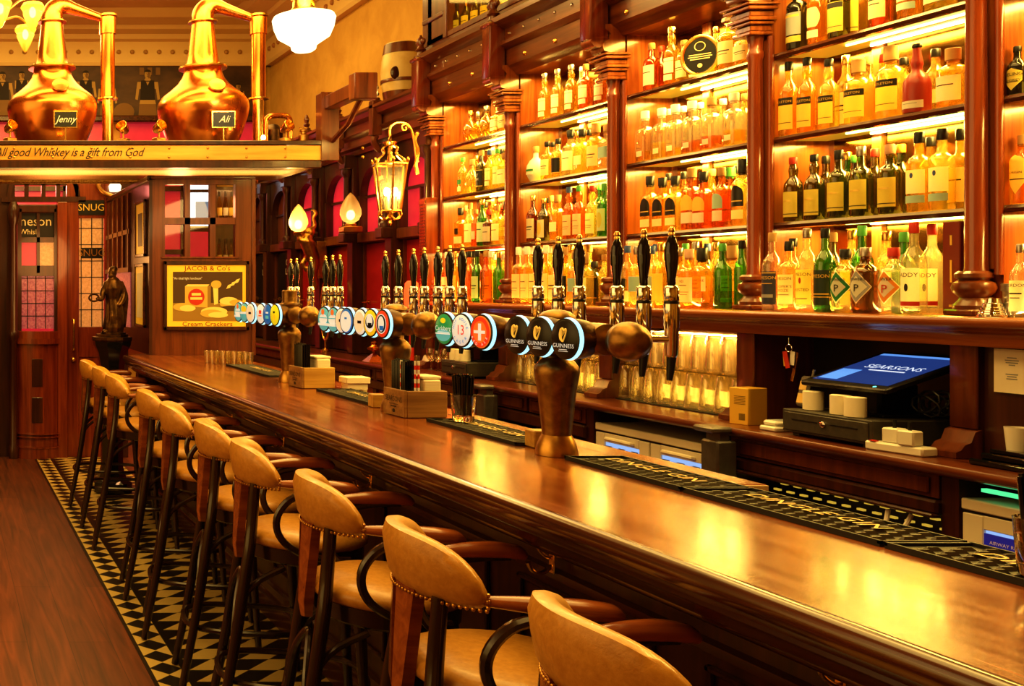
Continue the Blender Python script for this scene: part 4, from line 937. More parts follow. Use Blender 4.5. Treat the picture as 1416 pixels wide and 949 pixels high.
# ------------------------------------------------------------------ beer fonts
M['ringglow'] = glow('badge_ring_light', (.42,.90,1.0), 1.3)
def face_col(name, c, e=.9): return mat(name, c, .3, em=c, es=e*.42)
FC = {'black':face_col('badge_black', (.006,.006,.007), .1), 'green':face_col('badge_green', (.02,.30,.10), .8), 'white':face_col('badge_white', (.75,.85,.88), .8), 'red':face_col('badge_red', (.75,.06,.02), .8), 'orange':face_col('badge_orange', (.85,.20,.03), .8), 'blue':face_col('badge_blue', (.02,.16,.55), .8), 'teal':face_col('badge_teal', (.12,.50,.58), .8), 'yellow':face_col('badge_yellow', (.82,.62,.02), .8), 'cream':face_col('badge_cream', (.85,.75,.55), .7), 'lime':face_col('badge_lime', (.75,.75,.02), .8), 'gold':face_col('badge_gold', (.9,.55,.08), .9)}
def disc(mb, r, x, n=32, sx=1, sy=1, cy=0, cz=0): mb._f(mb.ring([(x, -(cy+r*sx*cos(2*pi*k/n)), cz+r*sy*sin(2*pi*k/n)) for k in range(n)])[::-1] if False else mb.ring([(x, cy+r*sx*cos(2*pi*k/n), cz+r*sy*sin(2*pi*k/n)) for k in range(n)]))
def L_nx(x, y, z): return Matrix(((0,0,-1,x),(-1,0,0,y),(0,1,0,z),(0,0,0,1)))
def badge(font, y, z, spec, yaw, lab):
    """a round lit badge on its short barrel, facing the customers"""
    b = bpy.data.objects.new('tap_badge', MB().X(Matrix.Rotation(pi/2, 4, 'Y') @ Matrix.Scale(-1, 4, (0,0,1))).lathe([(.030,-.06),(.052,-.045),(.058,-.02),(.0595,.0),(.058,.008),(.050,.010)], n=36).mesh('tap_badge', M['bronze_dk'])); COL.objects.link(b)
    b.parent = font; b.location = (-.075, y, z); b.rotation_euler = (0,0,radians(yaw)); b['label'] = lab
    mb = MB()
    n = 40
    A = mb.ring([(-.0155, .0602*cos(2*pi*k/n), .0590*sin(2*pi*k/n)) for k in range(n)]); B = mb.ring([(-.0155, .0590*cos(2*pi*k/n), .0590*sin(2*pi*k/n)) for k in range(n)])
    C_ = mb.ring([(-.0045, .0612*cos(2*pi*k/n), .0612*sin(2*pi*k/n)) for k in range(n)])
    mb.bridge(A, B); mb.bridge(C_, A); mb.build('glow_ring', M['ringglow'], b)
    MB().X(Matrix.Rotation(pi/2, 4, 'Y') @ Matrix.Scale(-1, 4, (0,0,1))).lathe([(.059,.010),(.059,.0175),(.0535,.0190)], n=36, cap1=False).build('badge_rim', M['black'], b)
    MB().X(Matrix.Rotation(pi/2, 4, 'Y') @ Matrix.Scale(-1, 4, (0,0,1))).lathe([(.0535,.0185),(.050,.0205),(.001,.0212)], n=36).build('badge_face', FC[spec[0]], b, smooth=60)
    for i, item in enumerate(spec[1:]):
        mb = MB(); x = -.0220-.0006*i
        if item[0] == 'disc': disc(mb, item[2], x, sx=1, sy=item[3] if len(item) > 3 else 1, cz=item[4] if len(item) > 4 else 0)
        elif item[0] == 'bar': mb.quad((x, item[2], item[4]),(x, item[3], item[4]),(x, item[3], item[5]),(x, item[2], item[5]))
        elif item[0] == 'text': add_text(mb, item[2], item[3], L_nx(x, item[5] if len(item) > 5 else 0, item[4]), sx=item[6] if len(item) > 6 else 1)
        elif item[0] == 'arctext':
            s_, r_, sz, a0, a1 = item[2:7]
            for q, ch in enumerate(s_):
                a = a0+(a1-a0)*q/max(1, len(s_)-1); up = 1 if a1 < a0 else -1
                Mx = L_nx(x, -r_*cos(a), r_*sin(a)) @ Matrix.Rotation(a-pi/2 if up > 0 else a+pi/2, 4, 'Z')
                if ch != ' ': add_text(mb, ch, sz, Mx)
        elif item[0] == 'harp':
            P = lambda a, c: (x, -a, c+.012)
            mb.tube([P(-.011,.016),P(-.013,.0),P(-.010,-.013),P(-.002,-.020)], [.0025,.004,.004,.002], 6)
            mb.tube([P(-.011,.016),P(-.004,.018),P(.002,.013),P(.009,.016),P(.012,.013)], [.002,.003,.0025,.003,.002], 6)
            mb.tube([P(.012,.013),P(.008,.0),P(-.002,-.020)], .002, 6)
            for q in range(4): mb.tube([P(-.007+q*.004,.014),P(-.007+q*.0035,-.008+q*.004)], .0006, 4)
        nm = {'disc':'badge_disc','bar':'badge_band','text':'lettering','arctext':'lettering','harp':'harp_emblem'}[item[0]]
        mb.build(nm, FC[item[1]], b, smooth=0)
STOUT = ('black', ('harp','gold'), ('text','white','GUINNESS',.0165,-.020,0,1.15), ('bar','white',-.02,.02,-.036,-.0345), ('bar','white',-.017,.017,-.031,-.0295))
SPECS = {
 'stout': (STOUT, 'round black badge with a gold harp and white GUINNESS lettering'),
 'carl': (('green', ('disc','teal',.043,.5,-.022), ('disc','lime',.016,.6,.03), ('text','white','Carlsberg',.024,.002), ('bar','white',-.045,.045,-.0185,-.014), ('bar','white',-.04,.03,-.012,-.0095)), 'green badge with white Carlsberg lettering'),
 'hop': (('white', ('text','red','13',.048,0), ('arctext','blue','HOP HOUSE',.039,.015,pi*.92,pi*.08), ('arctext','blue','LAGER',.041,.015,-pi*.78,-pi*.22)), 'white badge with a big red 13'),
 'ale': (('orange', ('disc','red',.050), ('disc','orange',.036), ('bar','white',-.008,.008,-.028,.028), ('bar','white',-.03,.03,-.005,.005), ('arctext','white','RED ALE',.043,.014,-pi*.85,-pi*.15)), 'orange and red badge with a white bar'),
 'tealw': (('teal', ('disc','white',.038,.62,.0), ('bar','teal',-.038,.038,.004,.008), ('bar','white',-.045,.045,-.03,-.018), ('disc','orange',.014,1,.034)), 'teal and white badge with an orange dot'),
 'white': (('white', ('disc','cream',.044), ('bar','black',-.016,.016,-.006,.006)), 'cream white badge with a small dark mark'),
 'whiteb': (('blue', ('disc','white',.046,1.0,-.002), ('bar','blue',-.01,.01,.008,.016)), 'white badge with a blue rim'),
 'yellow': (('yellow', ('disc','white',.038), ('disc','black',.034,.8,.004), ('disc','white',.026,.9,.008), ('bar','black',-.018,.012,-.016,.0)), 'yellow badge with a white head emblem'),
 'redw': (('red', ('disc','white',.040), ('disc','black',.036), ('disc','white',.024,1.3,.0), ('bar','blue',-.02,.012,-.026,-.008)), 'red badge with a white portrait disc'),
 'wred': (('white', ('bar','red',-.016,.016,.0,.02), ('bar','orange',-.02,.02,-.014,-.006)), 'white badge with red lettering'),
 'bluew': (('blue', ('bar','white',-.016,.016,.004,.014), ('bar','teal',-.02,.02,-.024,-.006)), 'blue badge with a white band'),
 'limeb': (('lime', ('bar','black',-.008,.012,.01,.02), ('disc','yellow',.02,1,-.014)), 'yellow green badge'),
 'halfy': (('teal', ('disc','yellow',.034,.6,.02), ('bar','white',-.045,.045,-.008,.004)), 'yellow and teal badge with a white band'),
}
def make_tap():
    t = MB().tube([(-.17,0,.0),(-.05,0,.0),(0,0,-.002)], [.014,.010,.010], 10).lathe([(.010,-.055),(.016,-.045),(.0175,.03),(.0195,.035),(.0195,.10)], (0,0,0), 16).build('tap', M['chrome'])
    MB().lathe([(.0185,.098),(.0185,.108)], n=16).build('collar', M['black'], t)
    MB().lathe([(.0165,.108),(.0185,.112),(.0185,.145),(.016,.15),(.012,.153)], n=16).build('ferrule', M['chrome'], t)
    MB().lathe([(.009,.15),(.0105,.16),(.0115,.18),(.016,.215),(.0175,.24),(.0165,.262),(.011,.285),(.006,.296)], n=18).build('lever', M['blackgl'], t, smooth=60)
    MB().lathe([(.006,.294),(.0085,.298),(.006,.304),(.009,.310),(.006,.318),(.002,.32)], n=12).build('lever_tip', M['brass'], t)
    MB().tube([(0,0,-.05),(-.002,0,-.08),(-.006,0,-.118)], [.012,.0105,.007], 12).build('nozzle', M['black'], t)
    return t
def font(x, y, lab, badges, taps, y0, y1, balls, cap, first=[None]):
    t = thing('beer_tap_font', lab, 'beer tap', (x, y, 1.1008), 0, 'bronze beer fonts on the bar')
    MB().lathe([(.056,0),(.057,.012),(.053,.03),(.046,.05),(.040,.062)], n=36).build('base_ring', M['brass_dull'], t, smooth=50)
    MB().lathe([(.039,.06),(.0405,.08),(.051,.19),(.0595,.245),(.0605,.258),(.058,.270),(.049,.284),(.038,.294),(.033,.298),(.033,.33),(.04,.34)], n=36).build('column', M['bronze'], t, smooth=60)
    HZ = .363
    RY = Matrix.Translation((0,0,HZ)) @ Matrix.Rotation(-pi/2, 4, 'X')
    mb = MB().X(RY).lathe([(.026,y0),(.044,y0+.01),(.046,y0+.03),(.046,y1-.03),(.044,y1-.01),(.026,y1)], n=28)
    mb.build('housing', M['bronze'], t, smooth=50)
    for yb in balls:
                MB().X(RY).lathe([(.020,yb-.052),(.030,yb-.046),(.047,yb-.026),(.0545,yb),(.051,yb+.022),(.040,yb+.036),(.034,yb+.046)], n=28).build('end_ball', M['bronze'], t, smooth=60)
    if cap == 'hat': MB().lathe([(.05,HZ+.03),(.066,HZ+.05),(.066,HZ+.058),(.04,HZ+.066),(.037,HZ+.075),(.039,HZ+.128),(.034,HZ+.134)], n=28).build('top_cap', M['bronze'], t, smooth=40)
    else: MB().lathe([(.034,HZ+.03),(.040,HZ+.045),(.050,HZ+.055),(.048,HZ+.062),(.034,HZ+.074),(.012,HZ+.08)], n=28).build('top_cap', M['bronze'], t, smooth=50)
    for (yy, k, yaw) in badges: badge(t, yy-y, HZ, SPECS[k][0], yaw, SPECS[k][1])
    for yy in taps:
        if first[0] is None: first[0] = make_tap(); o = first[0]; o.parent = t
        else: o = dup(first[0], parent=t)
        o.location = (.21, yy-y, HZ)
    return t
font(1.865, 3.08, 'nearest bronze beer font with three harp badges by the straw tumbler', [(2.89,'stout',4),(3.016,'stout',4),(3.135,'stout',4),(3.34,'ale',5),(3.467,'hop',5),(3.586,'carl',5)], (2.886,3.0,3.12,3.305,3.418,3.534), -.245, .56, (-.325, .165), 'dome')
font(1.865, 4.18, 'middle bronze beer font behind the larger wooden caddy', [(4.092,'redw',4),(4.204,'yellow',5),(4.308,'white',5),(4.455,'whiteb',7),(4.51,'white',7),(4.605,'tealw',7),(4.72,'tealw',7)], (4.05,4.15,4.25,4.37,4.47,4.62,4.755), -.14, .60, (-.27,), 'dome')
font(1.865, 5.46, 'farthest bronze beer font with a hat shaped cap by the poster', [(5.42,'limeb',7),(5.54,'bluew',8),(5.66,'wred',8),(5.85,'white',9),(5.97,'halfy',9),(6.09,'tealw',9)], (5.30,5.40,5.50,5.72,5.95,6.05), -.12, .68, (-.30,), 'hat')
# ------------------------------------------------------------------ things on the bar
M['caddy'] = noisy('caddy_wood', (.20,.095,.03), (.40,.22,.07), GX, 2.2, .5)
M['caddyl'] = noisy('pale_caddy_wood', (.42,.22,.04), (.66,.40,.09), GX, 2.2, .5)
M['napkin'] = noisy('napkin', (.80,.68,.45), (.90,.80,.58), (1,1,30), 8, .8)
M['drinkglass'] = mat('drinking_glass', (1,.97,.9), .02, trans=1, ior=1.45)
def caddy(x, y, rz, lab, m_, tg):
    t = thing('napkin_caddy', lab, 'caddy', (x, y, 1.10), rz, 'wooden caddies on the bar')
    w, h = .086, .108
    MB().b(-w, -w+.012, -w, w, .002, h, .002).build('engraved_front', M['caddy'], t)
    MB().b(-w+.012, w, -w, -w+.012, .002, h-.002, .002).b(w-.012, w, -w+.012, w, .002, h-.002, .002).b(-w+.012, w-.012, w-.012, w, .002, h-.002, .002).b(-w+.012, w-.012, -w+.012, w-.012, .002, .012).b(-.012, -.002, -w+.012, w-.012, .012, h-.01).build('caddy_body', m_, t)
    mb = MB(); Mx = face_nx(-w-.0008, 0, .068)
    add_text(mb, 'SEARSONS', .030, Mx, sx=.95); mb.b(-w-.0012, -w-.0004, -.035, .035, .048, .0495); mb.b(-w-.0012, -w-.0004, -.022, .022, .037, .041); mb.ball((-w, 0, .022), (.0008,.012,.008), 10, 6)
    mb.build('lettering', M['ink'], t, smooth=0)
    return t
for x, y, rz, lab, m_, cy in ((1.878,4.035,.04,'darker square wooden caddy of straws and napkins before the middle font',M['caddy'],1),(1.885,5.19,.05,'paler wooden caddy of napkins before the farthest font',M['caddyl'],2)):
    caddy(x, y, rz, lab, m_, cy)
    w = 'darker' if cy == 1 else 'paler'
    n = thing('napkin_stack', f'stack of cream paper napkins standing in the {w} wooden caddy', 'napkins', (x+.035, y, 1.112), rz, 'napkins in the caddies')
    MB().b(-.032, .036, -.065, .065, .002, .135, .004).build('folded_napkins', M['napkin'], n)
    MB().b(-.036, .044, -.055, .06, .137, .150, .004).build('top_napkin', M['paper'], n)
    s = MB()
    for i in range(5):
        for j in range(9): s.cyl((-.022+i*.009, -.055+j*.0135, .0), (-.022+i*.009, -.055+j*.0135, .205+.004*((i*7+j*3) % 3)), .0042, n=6)
    o = s.build('straw_bundle', M['blackgl'], None, (x-.043, y, 1.113)); tag(o, f'block of black drinking straws standing in the {w} wooden caddy', 'straws', kind='stuff')
    if cy == 1:
        M['stripe'] = mat('red_striped_paper', (.7,.03,.02), .5)
        for q, (dx, dy) in enumerate(((-.078+.015, -.02),(-.030, -.068),(-.018, -.070))):
            mb = MB()
            for k in range(12): mb.m(k % 2).cyl((0,0,k*.0175), (0,0,(k+1)*.0175), .0045, n=8)
            o = mb.build('striped_straw', [M['stripe'], M['whitep']], None, (x+dx, y+dy+.0, 1.113)); tag(o, ('red and white striped straw at the far side of the darker caddy','left red and white striped straw at the near corner of the darker caddy','right red and white striped straw at the near corner of the darker caddy')[q], 'straw', 'striped straws')
napk = thing('napkin_pad', 'loose pad of white napkins beside the paler caddy', 'napkins', (2.07, 5.1, 1.10)); MB().b(-.06,.06,-.05,.05,.03,.062,.003).b(-.05,.05,-.04,.04,.0,.03).build('folded_napkins', M['napkin'], napk)
def straw_tumbler(x, y, lab, lab2):
    t = thing('straw_tumbler', lab, 'glass', (x, y, 1.113 if y > 3 else 1.113), 0, 'tumblers of straws')
    MB().lathe([(.034,0),(.037,.004),(.0435,.10),(.0415,.10),(.0355,.022),(.004,.018)], n=30, cap1=True).build('tumbler', M['drinkglass'], t, smooth=50)
    s = MB(); 
    for i in range(46):
        r = .034*math.sqrt(i/46); a = i*2.39996; s.cyl((r*.75*cos(a), r*.75*sin(a), .024), (r*1.08*cos(a), r*1.08*sin(a), .165+.005*(i % 3)), .0042, n=6)
    o = s.build('straw_bundle', M['blackgl'], None, (x, y, 1.113)); tag(o, lab2, 'straws', kind='stuff')
straw_tumbler(1.935, 3.77, 'clear tumbler holding black straws on a drip mat beyond the nearest font', 'black straws standing in the tumbler beyond the nearest font')
straw_tumbler(1.893, 1.735, 'clear tumbler holding black straws cut by the right picture edge', 'black straws in the tumbler at the right picture edge')
for x, y, lab in ((1.90, 3.235, 'small square wooden block beside the nearest font base'), (1.85, 4.32, 'small wooden block half hidden behind the darker caddy')):
    o = MB().b(-.028,.028,-.028,.028,0,.055,.003).build('wooden_block', M['caddyl'], None, (x, y, 1.1005 if y > 4.31 and False else 1.101)); tag(o, lab, 'block', 'wooden blocks on the bar')
def tumbler(name, h, r0, r1, m_=None):
    return MB().lathe([(r0,0),(r1,h),(r1-.003,h),(r0-.003,.008),(.003,.006)], n=20).mesh(name, m_ or M['drinkglass'], 50)
M['sparkle'] = glassy('sparkling_glass', (.96,.90,.72), .40, dark=.06)
tm = tumbler('tumbler', .085, .030, .036, M['sparkle'])
for k in range(8):
    o = link('tumbler', tm, None, (1.80+.062*(k % 4)+.01*(k//4), 6.86-.09*(k//4)-.045*(k % 4), 1.1005)); tag(o, f'small clear tumbler on the far bar end, {ORD[k % 4+1]} from left in the {"back" if k < 4 else "front"} row', 'glass', 'tumblers on the far end of the bar')
# ------------------------------------------------------------------ pint glasses racked in the two lit niches
M['pint'] = glassy('pint_glass', (.985,.95,.84), .30, .05, dark=.06)
pg = MB().lathe([(.040,0),(.043,.004),(.0435,.02),(.038,.10),(.031,.178),(.028,.182),(.0275,.178),(.0345,.10),(.040,.02),(.040,.003)], n=18, cap0=False, cap1=False).lathe([(.002,.170),(.029,.172),(.029,.182),(.002,.183)], n=18).mesh('pint_glass', M['pint'], 50)
def rack(name, y0, y1, nm, where):
    n = int((y1-y0)/.089)
    for tier in (0, 1):
        for row in (0, 1):
            for k in range(n):
                if tier and row == 0 and False: continue
                y = y0+.045+k*(y1-y0-.09)/(n-1) + (.02 if row else 0); x = 3.735+row*.092+tier*.03
                o = link('pint_glass', pg, None, (x, min(y, y1-.03), 1.006+tier*.189))
                tag(o, f'upturned pint glass, {"upper" if tier else "lower"} tier, {"back" if row else "front"} row, {ORD[n-k]} from left in {where}', 'glass', nm)
    for tier in (0, 1):
        o = MB().b(3.69, 3.91, y0+.01, y1-.01, 1.0 if not tier else 1.1895, 1.005 if not tier else 1.1945).build('glass_tray', M['rubber'] if not tier else M['clearpane']); tag(o, f'{"clear" if tier else "black"} tray under the {"upper" if tier else "lower"} pint glasses in {where}', 'tray')
rack('C', 4.70, 5.57, 'pint glasses in the niche beside the yellow box', 'niche by yellow box')
rack('B', 5.70, 6.57, 'pint glasses in the niche behind the nearest font', 'niche behind font')
# lit strip and back of the niches: the racks are lit from behind
M['ledrack'] = glow('rack_led', (1,.74,.22), 5.5)
for y0, y1, l in ((4.72,5.55,'warm lit strip behind the pint glasses by the yellow box'),(5.72,6.55,'warm lit strip behind the pint glasses behind the nearest font')):
    o = MB().b(3.922, 3.938, y0, y1, 1.012, 1.085).build('led_strip', M['ledrack']); tag(o, l, 'light')
    o = MB().b(3.942, 3.952, y0, y1, 1.001, 1.385).build('lit_back_board', mat('amber_board', (.40,.20,.045), .3) if 'ab' not in M else M['ab']); tag(o, l.replace('warm lit strip','amber board'), 'board'); M['ab'] = o.data.materials[0]
wg = MB().lathe([(.03,0),(.03,.004),(.005,.01),(.005,.06),(.02,.07),(.034,.10),(.036,.13),(.031,.16),(.029,.16),(.033,.13),(.031,.10),(.003,.072)], n=18).mesh('stemmed_glass', M['pint'], 50)
i = 0
for k in range(7):
    o = link('stemmed_glass', wg, None, (3.62+.085*(k % 2), 7.20+.085*k*.62, 1.001)); i += 1
    tag(o, f'small stemmed glass left of the far cash drawer, {ORD[7-k]} from left', 'glass', 'stemmed glasses beside the far till')
for k in range(6):
    o = link('tumbler', tm, None, (3.56+.08*(k % 2), 7.75+.09*k*.7, 1.001)); tag(o, f'small tumbler on the red lit back counter, {ORD[6-k]} from left', 'glass', 'tumblers on the far back counter')
# ------------------------------------------------------------------ tills and clutter on the back counter
M['screen'] = mat('till_screen', (.01,.02,.07), .15, em=(.03,.07,.30), es=.6); M['screenl'] = mat('till_screen_light', (.05,.15,.4), .2, em=(.12,.30,.75), es=1.0); M['screenw'] = mat('till_screen_white', (.5,.6,.7), .2, em=(.7,.8,.95), es=.9)
def cash_drawer(x, y, lab, w=.41):
    t = thing('cash_drawer', lab, 'cash drawer', (x, y, 1.0), 0, 'cash drawers')
    MB().b(0, .40, -w/2, w/2, .014, .108, .004).b(.02,.05,-w/2+.03,-w/2+.06,0,.014).b(.02,.05,w/2-.06,w/2-.03,0,.014).b(.33,.36,-w/2+.03,-w/2+.06,0,.014).b(.33,.36,w/2-.06,w/2-.03,0,.014).build('drawer_case', M['till'], t)
    MB().b(-.006, 0, -w/2+.014, w/2-.014, .024, .098, .003).build('drawer_front', M['till'], t)
    MB().b(-.0075, -.006, .03, .15, .066, .071).b(-.0075, -.006, -.15, -.03, .066, .071).build('slot', M['black'], t)
    MB().X(Matrix.Translation((-.006,0,.066)) @ Matrix.Rotation(-pi/2, 4, 'Y')).lathe([(.012,0),(.012,.006),(.008,.009)], n=16).build('lock', M['chrome'], t)
M['till'] = noisy('till_grey_metal', (.035,.03,.024), (.055,.046,.036), (1,1,1), 40, .5)
cash_drawer(3.50, 4.02, 'dark grey cash drawer under the blue touch screen on the right')
cash_drawer(3.50, 6.94, 'far dark cash drawer under the smaller till behind the tumbler of straws', .36)
def pos(y, s, lab, text):
    t = thing('till_screen', lab, 'till screen', (3.55, y, 1.205), 0)
    sl = Matrix.Rotation(radians(-19), 4, 'Y')
    MB().X(sl).b(-.0, .37*s, -.19*s, .19*s, .0, .022, .005).build('screen_case', M['black'], t)
    MB().X(sl).b(.035*s, .345*s, -.165*s, .165*s, .022, .0232).build('display', M['screen'], t)
    MB().X(sl).b(.325*s, .343*s, -.163*s, .163*s, .0232, .0238).b(.05*s, .16*s, .07*s, .155*s, .0232, .0238).build('display_panel', M['screenl'], t)
    if text:
        mb = MB(); add_text(mb, text, .05, sl @ Matrix(((0,1,0,.205),(-1,0,0,-.02),(0,0,1,.0242),(0,0,0,1))), sx=1.0); mb.X(sl).b(.165, .172, -.10, .05, .0240, .0245)
        mb.build('lettering', M['screenw'], t, smooth=0)
    MB().X(sl).lathe([(.006,0),(.006,.0005)], (.017*s, -.13*s, .022), 10).build('power_light', glow('teal_light', (.1,.9,.8), 3), t)
    MB().b(.10, .26, -.05, .05, -.095, .03, .01).b(.06, .33, -.11, .11, -.097, -.085, .004).build('screen_stand', M['black'], t)
pos(4.0, 1.0, 'tilted blue till touch screen above the right cash drawer', 'SEARSONS'); pos(6.93, .8, 'smaller dark till screen on the far cash drawer', None)
pr = MB().lathe([(.030,0),(.034,.002),(.034,.076),(.030,.078)], n=24).mesh('paper_roll', M['paper'], 40)
for x, y, z, l in ((3.535,3.925,1.1085,'nearest white till roll on the right cash drawer'),(3.545,4.0,1.1085,'middle white till roll on the right cash drawer'),(3.565,4.15,1.1085,'smallest looking white till roll at the back on the right cash drawer'),(3.545,6.88,1.1085,'first white till roll on the far cash drawer'),(3.545,6.95,1.1085,'second white till roll on the far cash drawer'),(3.545,7.02,1.1085,'third white till roll on the far cash drawer')):
    o = link('paper_roll', pr, None, (x, y, z)); tag(o, l, 'paper roll', 'white till rolls')
t = thing('phone_handset', 'old grey cordless phone handset leaning on the right cash drawer', 'phone', (3.575, 4.2185, 1.1085), 0)
MB().X(Matrix.Rotation(radians(12), 4, 'Y')).b(-.012,.014,-.025,.025,.006,.135,.008).cyl((.004,-.017,.13),(.004,-.017,.165),.005,n=8).build('handset_body', M['steel_dk'], t); MB().X(Matrix.Rotation(radians(12), 4, 'Y')).b(-.0135,-.0115,-.017,.017,.075,.112).b(-.0135,-.0115,-.017,.017,.02,.06).build('display', M['matgold'], t)
t = thing('card_reader', 'white card reader lying flat left of the right cash drawer', 'card reader', (3.56, 4.31, 1.0), .1); MB().b(-.06,.06,-.04,.04,.0,.022,.006).b(-.05,.05,-.034,.034,.022,.045,.008).build('reader_body', M['white'], t); MB().b(-.03,.045,-.026,.026,.045,.0465).build('keypad', M['greyp'], t)
t = thing('yellow_carton', 'small yellow carton standing on the back counter beside the pint glasses', 'box', (3.60, 4.53, 1.0), radians(14)); MB().b(-.055,.055,-.042,.042,.0,.163,.002).build('carton', mat('yellow_card', (.72,.42,.05), .55), t)
mb = MB(); 
for k in range(6): mb.b(-.0556,-.0552,-.03,.02,.09+k*.007,.092+k*.007)
for k in range(8): mb.b(-.0556,-.0552,-.028+k*.0035,-.0262+k*.0035,.02,.05)
mb.build('printed_lines', M['ink'], t)
# keys
t = thing('key_bunch', 'bunch of keys with red and yellow tags hanging under the ledge', 'keys', (3.665, 4.39, 1.188))
MB().tube([(0,.016*cos(a),.16+.016*sin(a)) for a in [k*2*pi/14 for k in range(14)]], .002, 6, True).cyl((0,0,.176),(0,0,.205),.002,n=6).build('key_ring', M['chrome'], t)
for k, (dy, l, m_) in enumerate(((-.014,.075,M['redp']),(.012,.065,M['gold']),(0,.06,M['whitep']),(.004,.13,M['brass']))):
    MB().X(Matrix.Rotation(radians(-14+9*k), 4, 'X')).b(-.002+k*.0045,.001+k*.0045,dy-.012+.005*(k == 3),dy+.012-.005*(k == 3),.146-l,.146,.001).build('key_tag' if k < 3 else 'key', m_, t)
# power strip, plugs, cables
t = thing('power_strip', 'white power strip with red switch right of the right cash drawer', 'power strip', (3.53, 3.735, 1.0), .15); MB().b(-.035,.035,-.10,.10,.0,.034,.006).build('strip_body', M['white'], t); MB().b(-.036,-.02,.06,.082,.034,.038).build('switch', M['redp'], t)
for k, (y, l) in enumerate(((3.725,'white square plug on the power strip, nearer the cash drawer'),(3.655,'white square plug on the power strip, nearer the niche post'))):
    t = thing('plug', l, 'plug', (3.532-.01*k, y+.035, 1.0345), .25, 'white plugs on the power strip'); MB().b(-.026,.026,-.027,.027,.0,.055,.005).build('plug_body', M['white'], t); MB().cyl((0,0,.055),(.0,.0,.085),.006,n=8).build('cord_stub', M['black'], t)
for q in range(5):
    random.seed(40+q); pts = []
    for k in range(26):
        a = k*.55+q; r = .07+.03*sin(k*.7+q); pts.append((3.712+.042*q+.012*sin(k*.4+q*1.3), 3.815+r*cos(a)*.55, 1.172+r*.5*sin(a)))
    o = MB().tube(pts, .0042, 6).build('cable', M['black'] if q != 3 else M['greyp']); tag(o, ('thick black cable looped at the back behind the screen','black cable loop nearest the screen corner','black cable loop in the middle of the tangle','grey cable winding through the black cable tangle','black cable loop lowest in the tangle')[q], 'cable', 'cables behind the till')
t = thing('card_terminal', 'small black terminal behind the right cash drawer', 'terminal', (3.80, 3.77, 1.0)); MB().b(-.04,.04,-.03,.03,0,.09,.006).build('terminal_body', M['black'], t); MB().b(-.042,-.04,-.02,.02,.02,.08).build('terminal_edge', M['chrome'], t)
t = thing('paper_notice', 'torn edged white paper notice on the dark panel at the right edge', 'notice', (3.69, 3.40, 1.32)); MB().b(-.002,0,-.05,.155,-.075,.077).build('sheet', M['paper'], t)
mb = MB()
for k, (w_, z) in enumerate(((.03,.045),(.045,.036),(.04,.028),(.02,.02),(.04,-.012),(.03,-.02),(.035,-.028))):
    mb.b(-.003,-.0018,.095-w_/2,.095+w_/2,z,z+.004); mb.b(-.003,-.0018,.01-w_/2,.01+w_/2,z,z+.004) if k < 4 else None
mb.build('print_lines', M['greyp'], t)
t = thing('menu_tray', 'stack of black trays on the worktop at the right edge', 'tray', (3.66, 3.36, 1.0)); MB().b(-.12,.02,-.2,.14,0,.022,.005).b(-.10,.02,-.2,.12,.022,.045,.005).b(-.09,.02,-.2,.10,.045,.06,.004).build('tray', M['blackgl'], t)
t = thing('paper_cup', 'white cup standing on the black trays at the right edge', 'cup', (3.63, 3.42, 1.06)); MB().lathe([(.028,0),(.035,.078),(.033,.078),(.026,.004)], n=22).build('cup_body', M['white'], t)
# steel jigger and shaker on the ledge
size_to(.92, False)
t = thing('ribbed_jigger', 'ribbed steel jigger upturned on the ledge at the right', 'jigger', (3.96, 3.82, 1.5012)); MB().lathe([(.046,0),(.046,.006),(.043,.008),(.042,.014),(.04,.016),(.039,.023),(.036,.025),(.035,.033),(.031,.036),(.029,.048),(.024,.052),(.021,.068),(.012,.071)], n=28).build('jigger_body', M['chrome'], t, smooth=30)
t = thing('shaker_tin', 'plain steel shaker tin on the ledge beside the ribbed jigger', 'shaker', (4.02, 3.79, 1.5012)); MB().lathe([(.034,0),(.036,.003),(.040,.095),(.044,.097),(.044,.122),(.041,.124),(.038,.1),(.034,.006)], n=28).build('tin_body', M['steel'], t, smooth=40)
size_to(1)
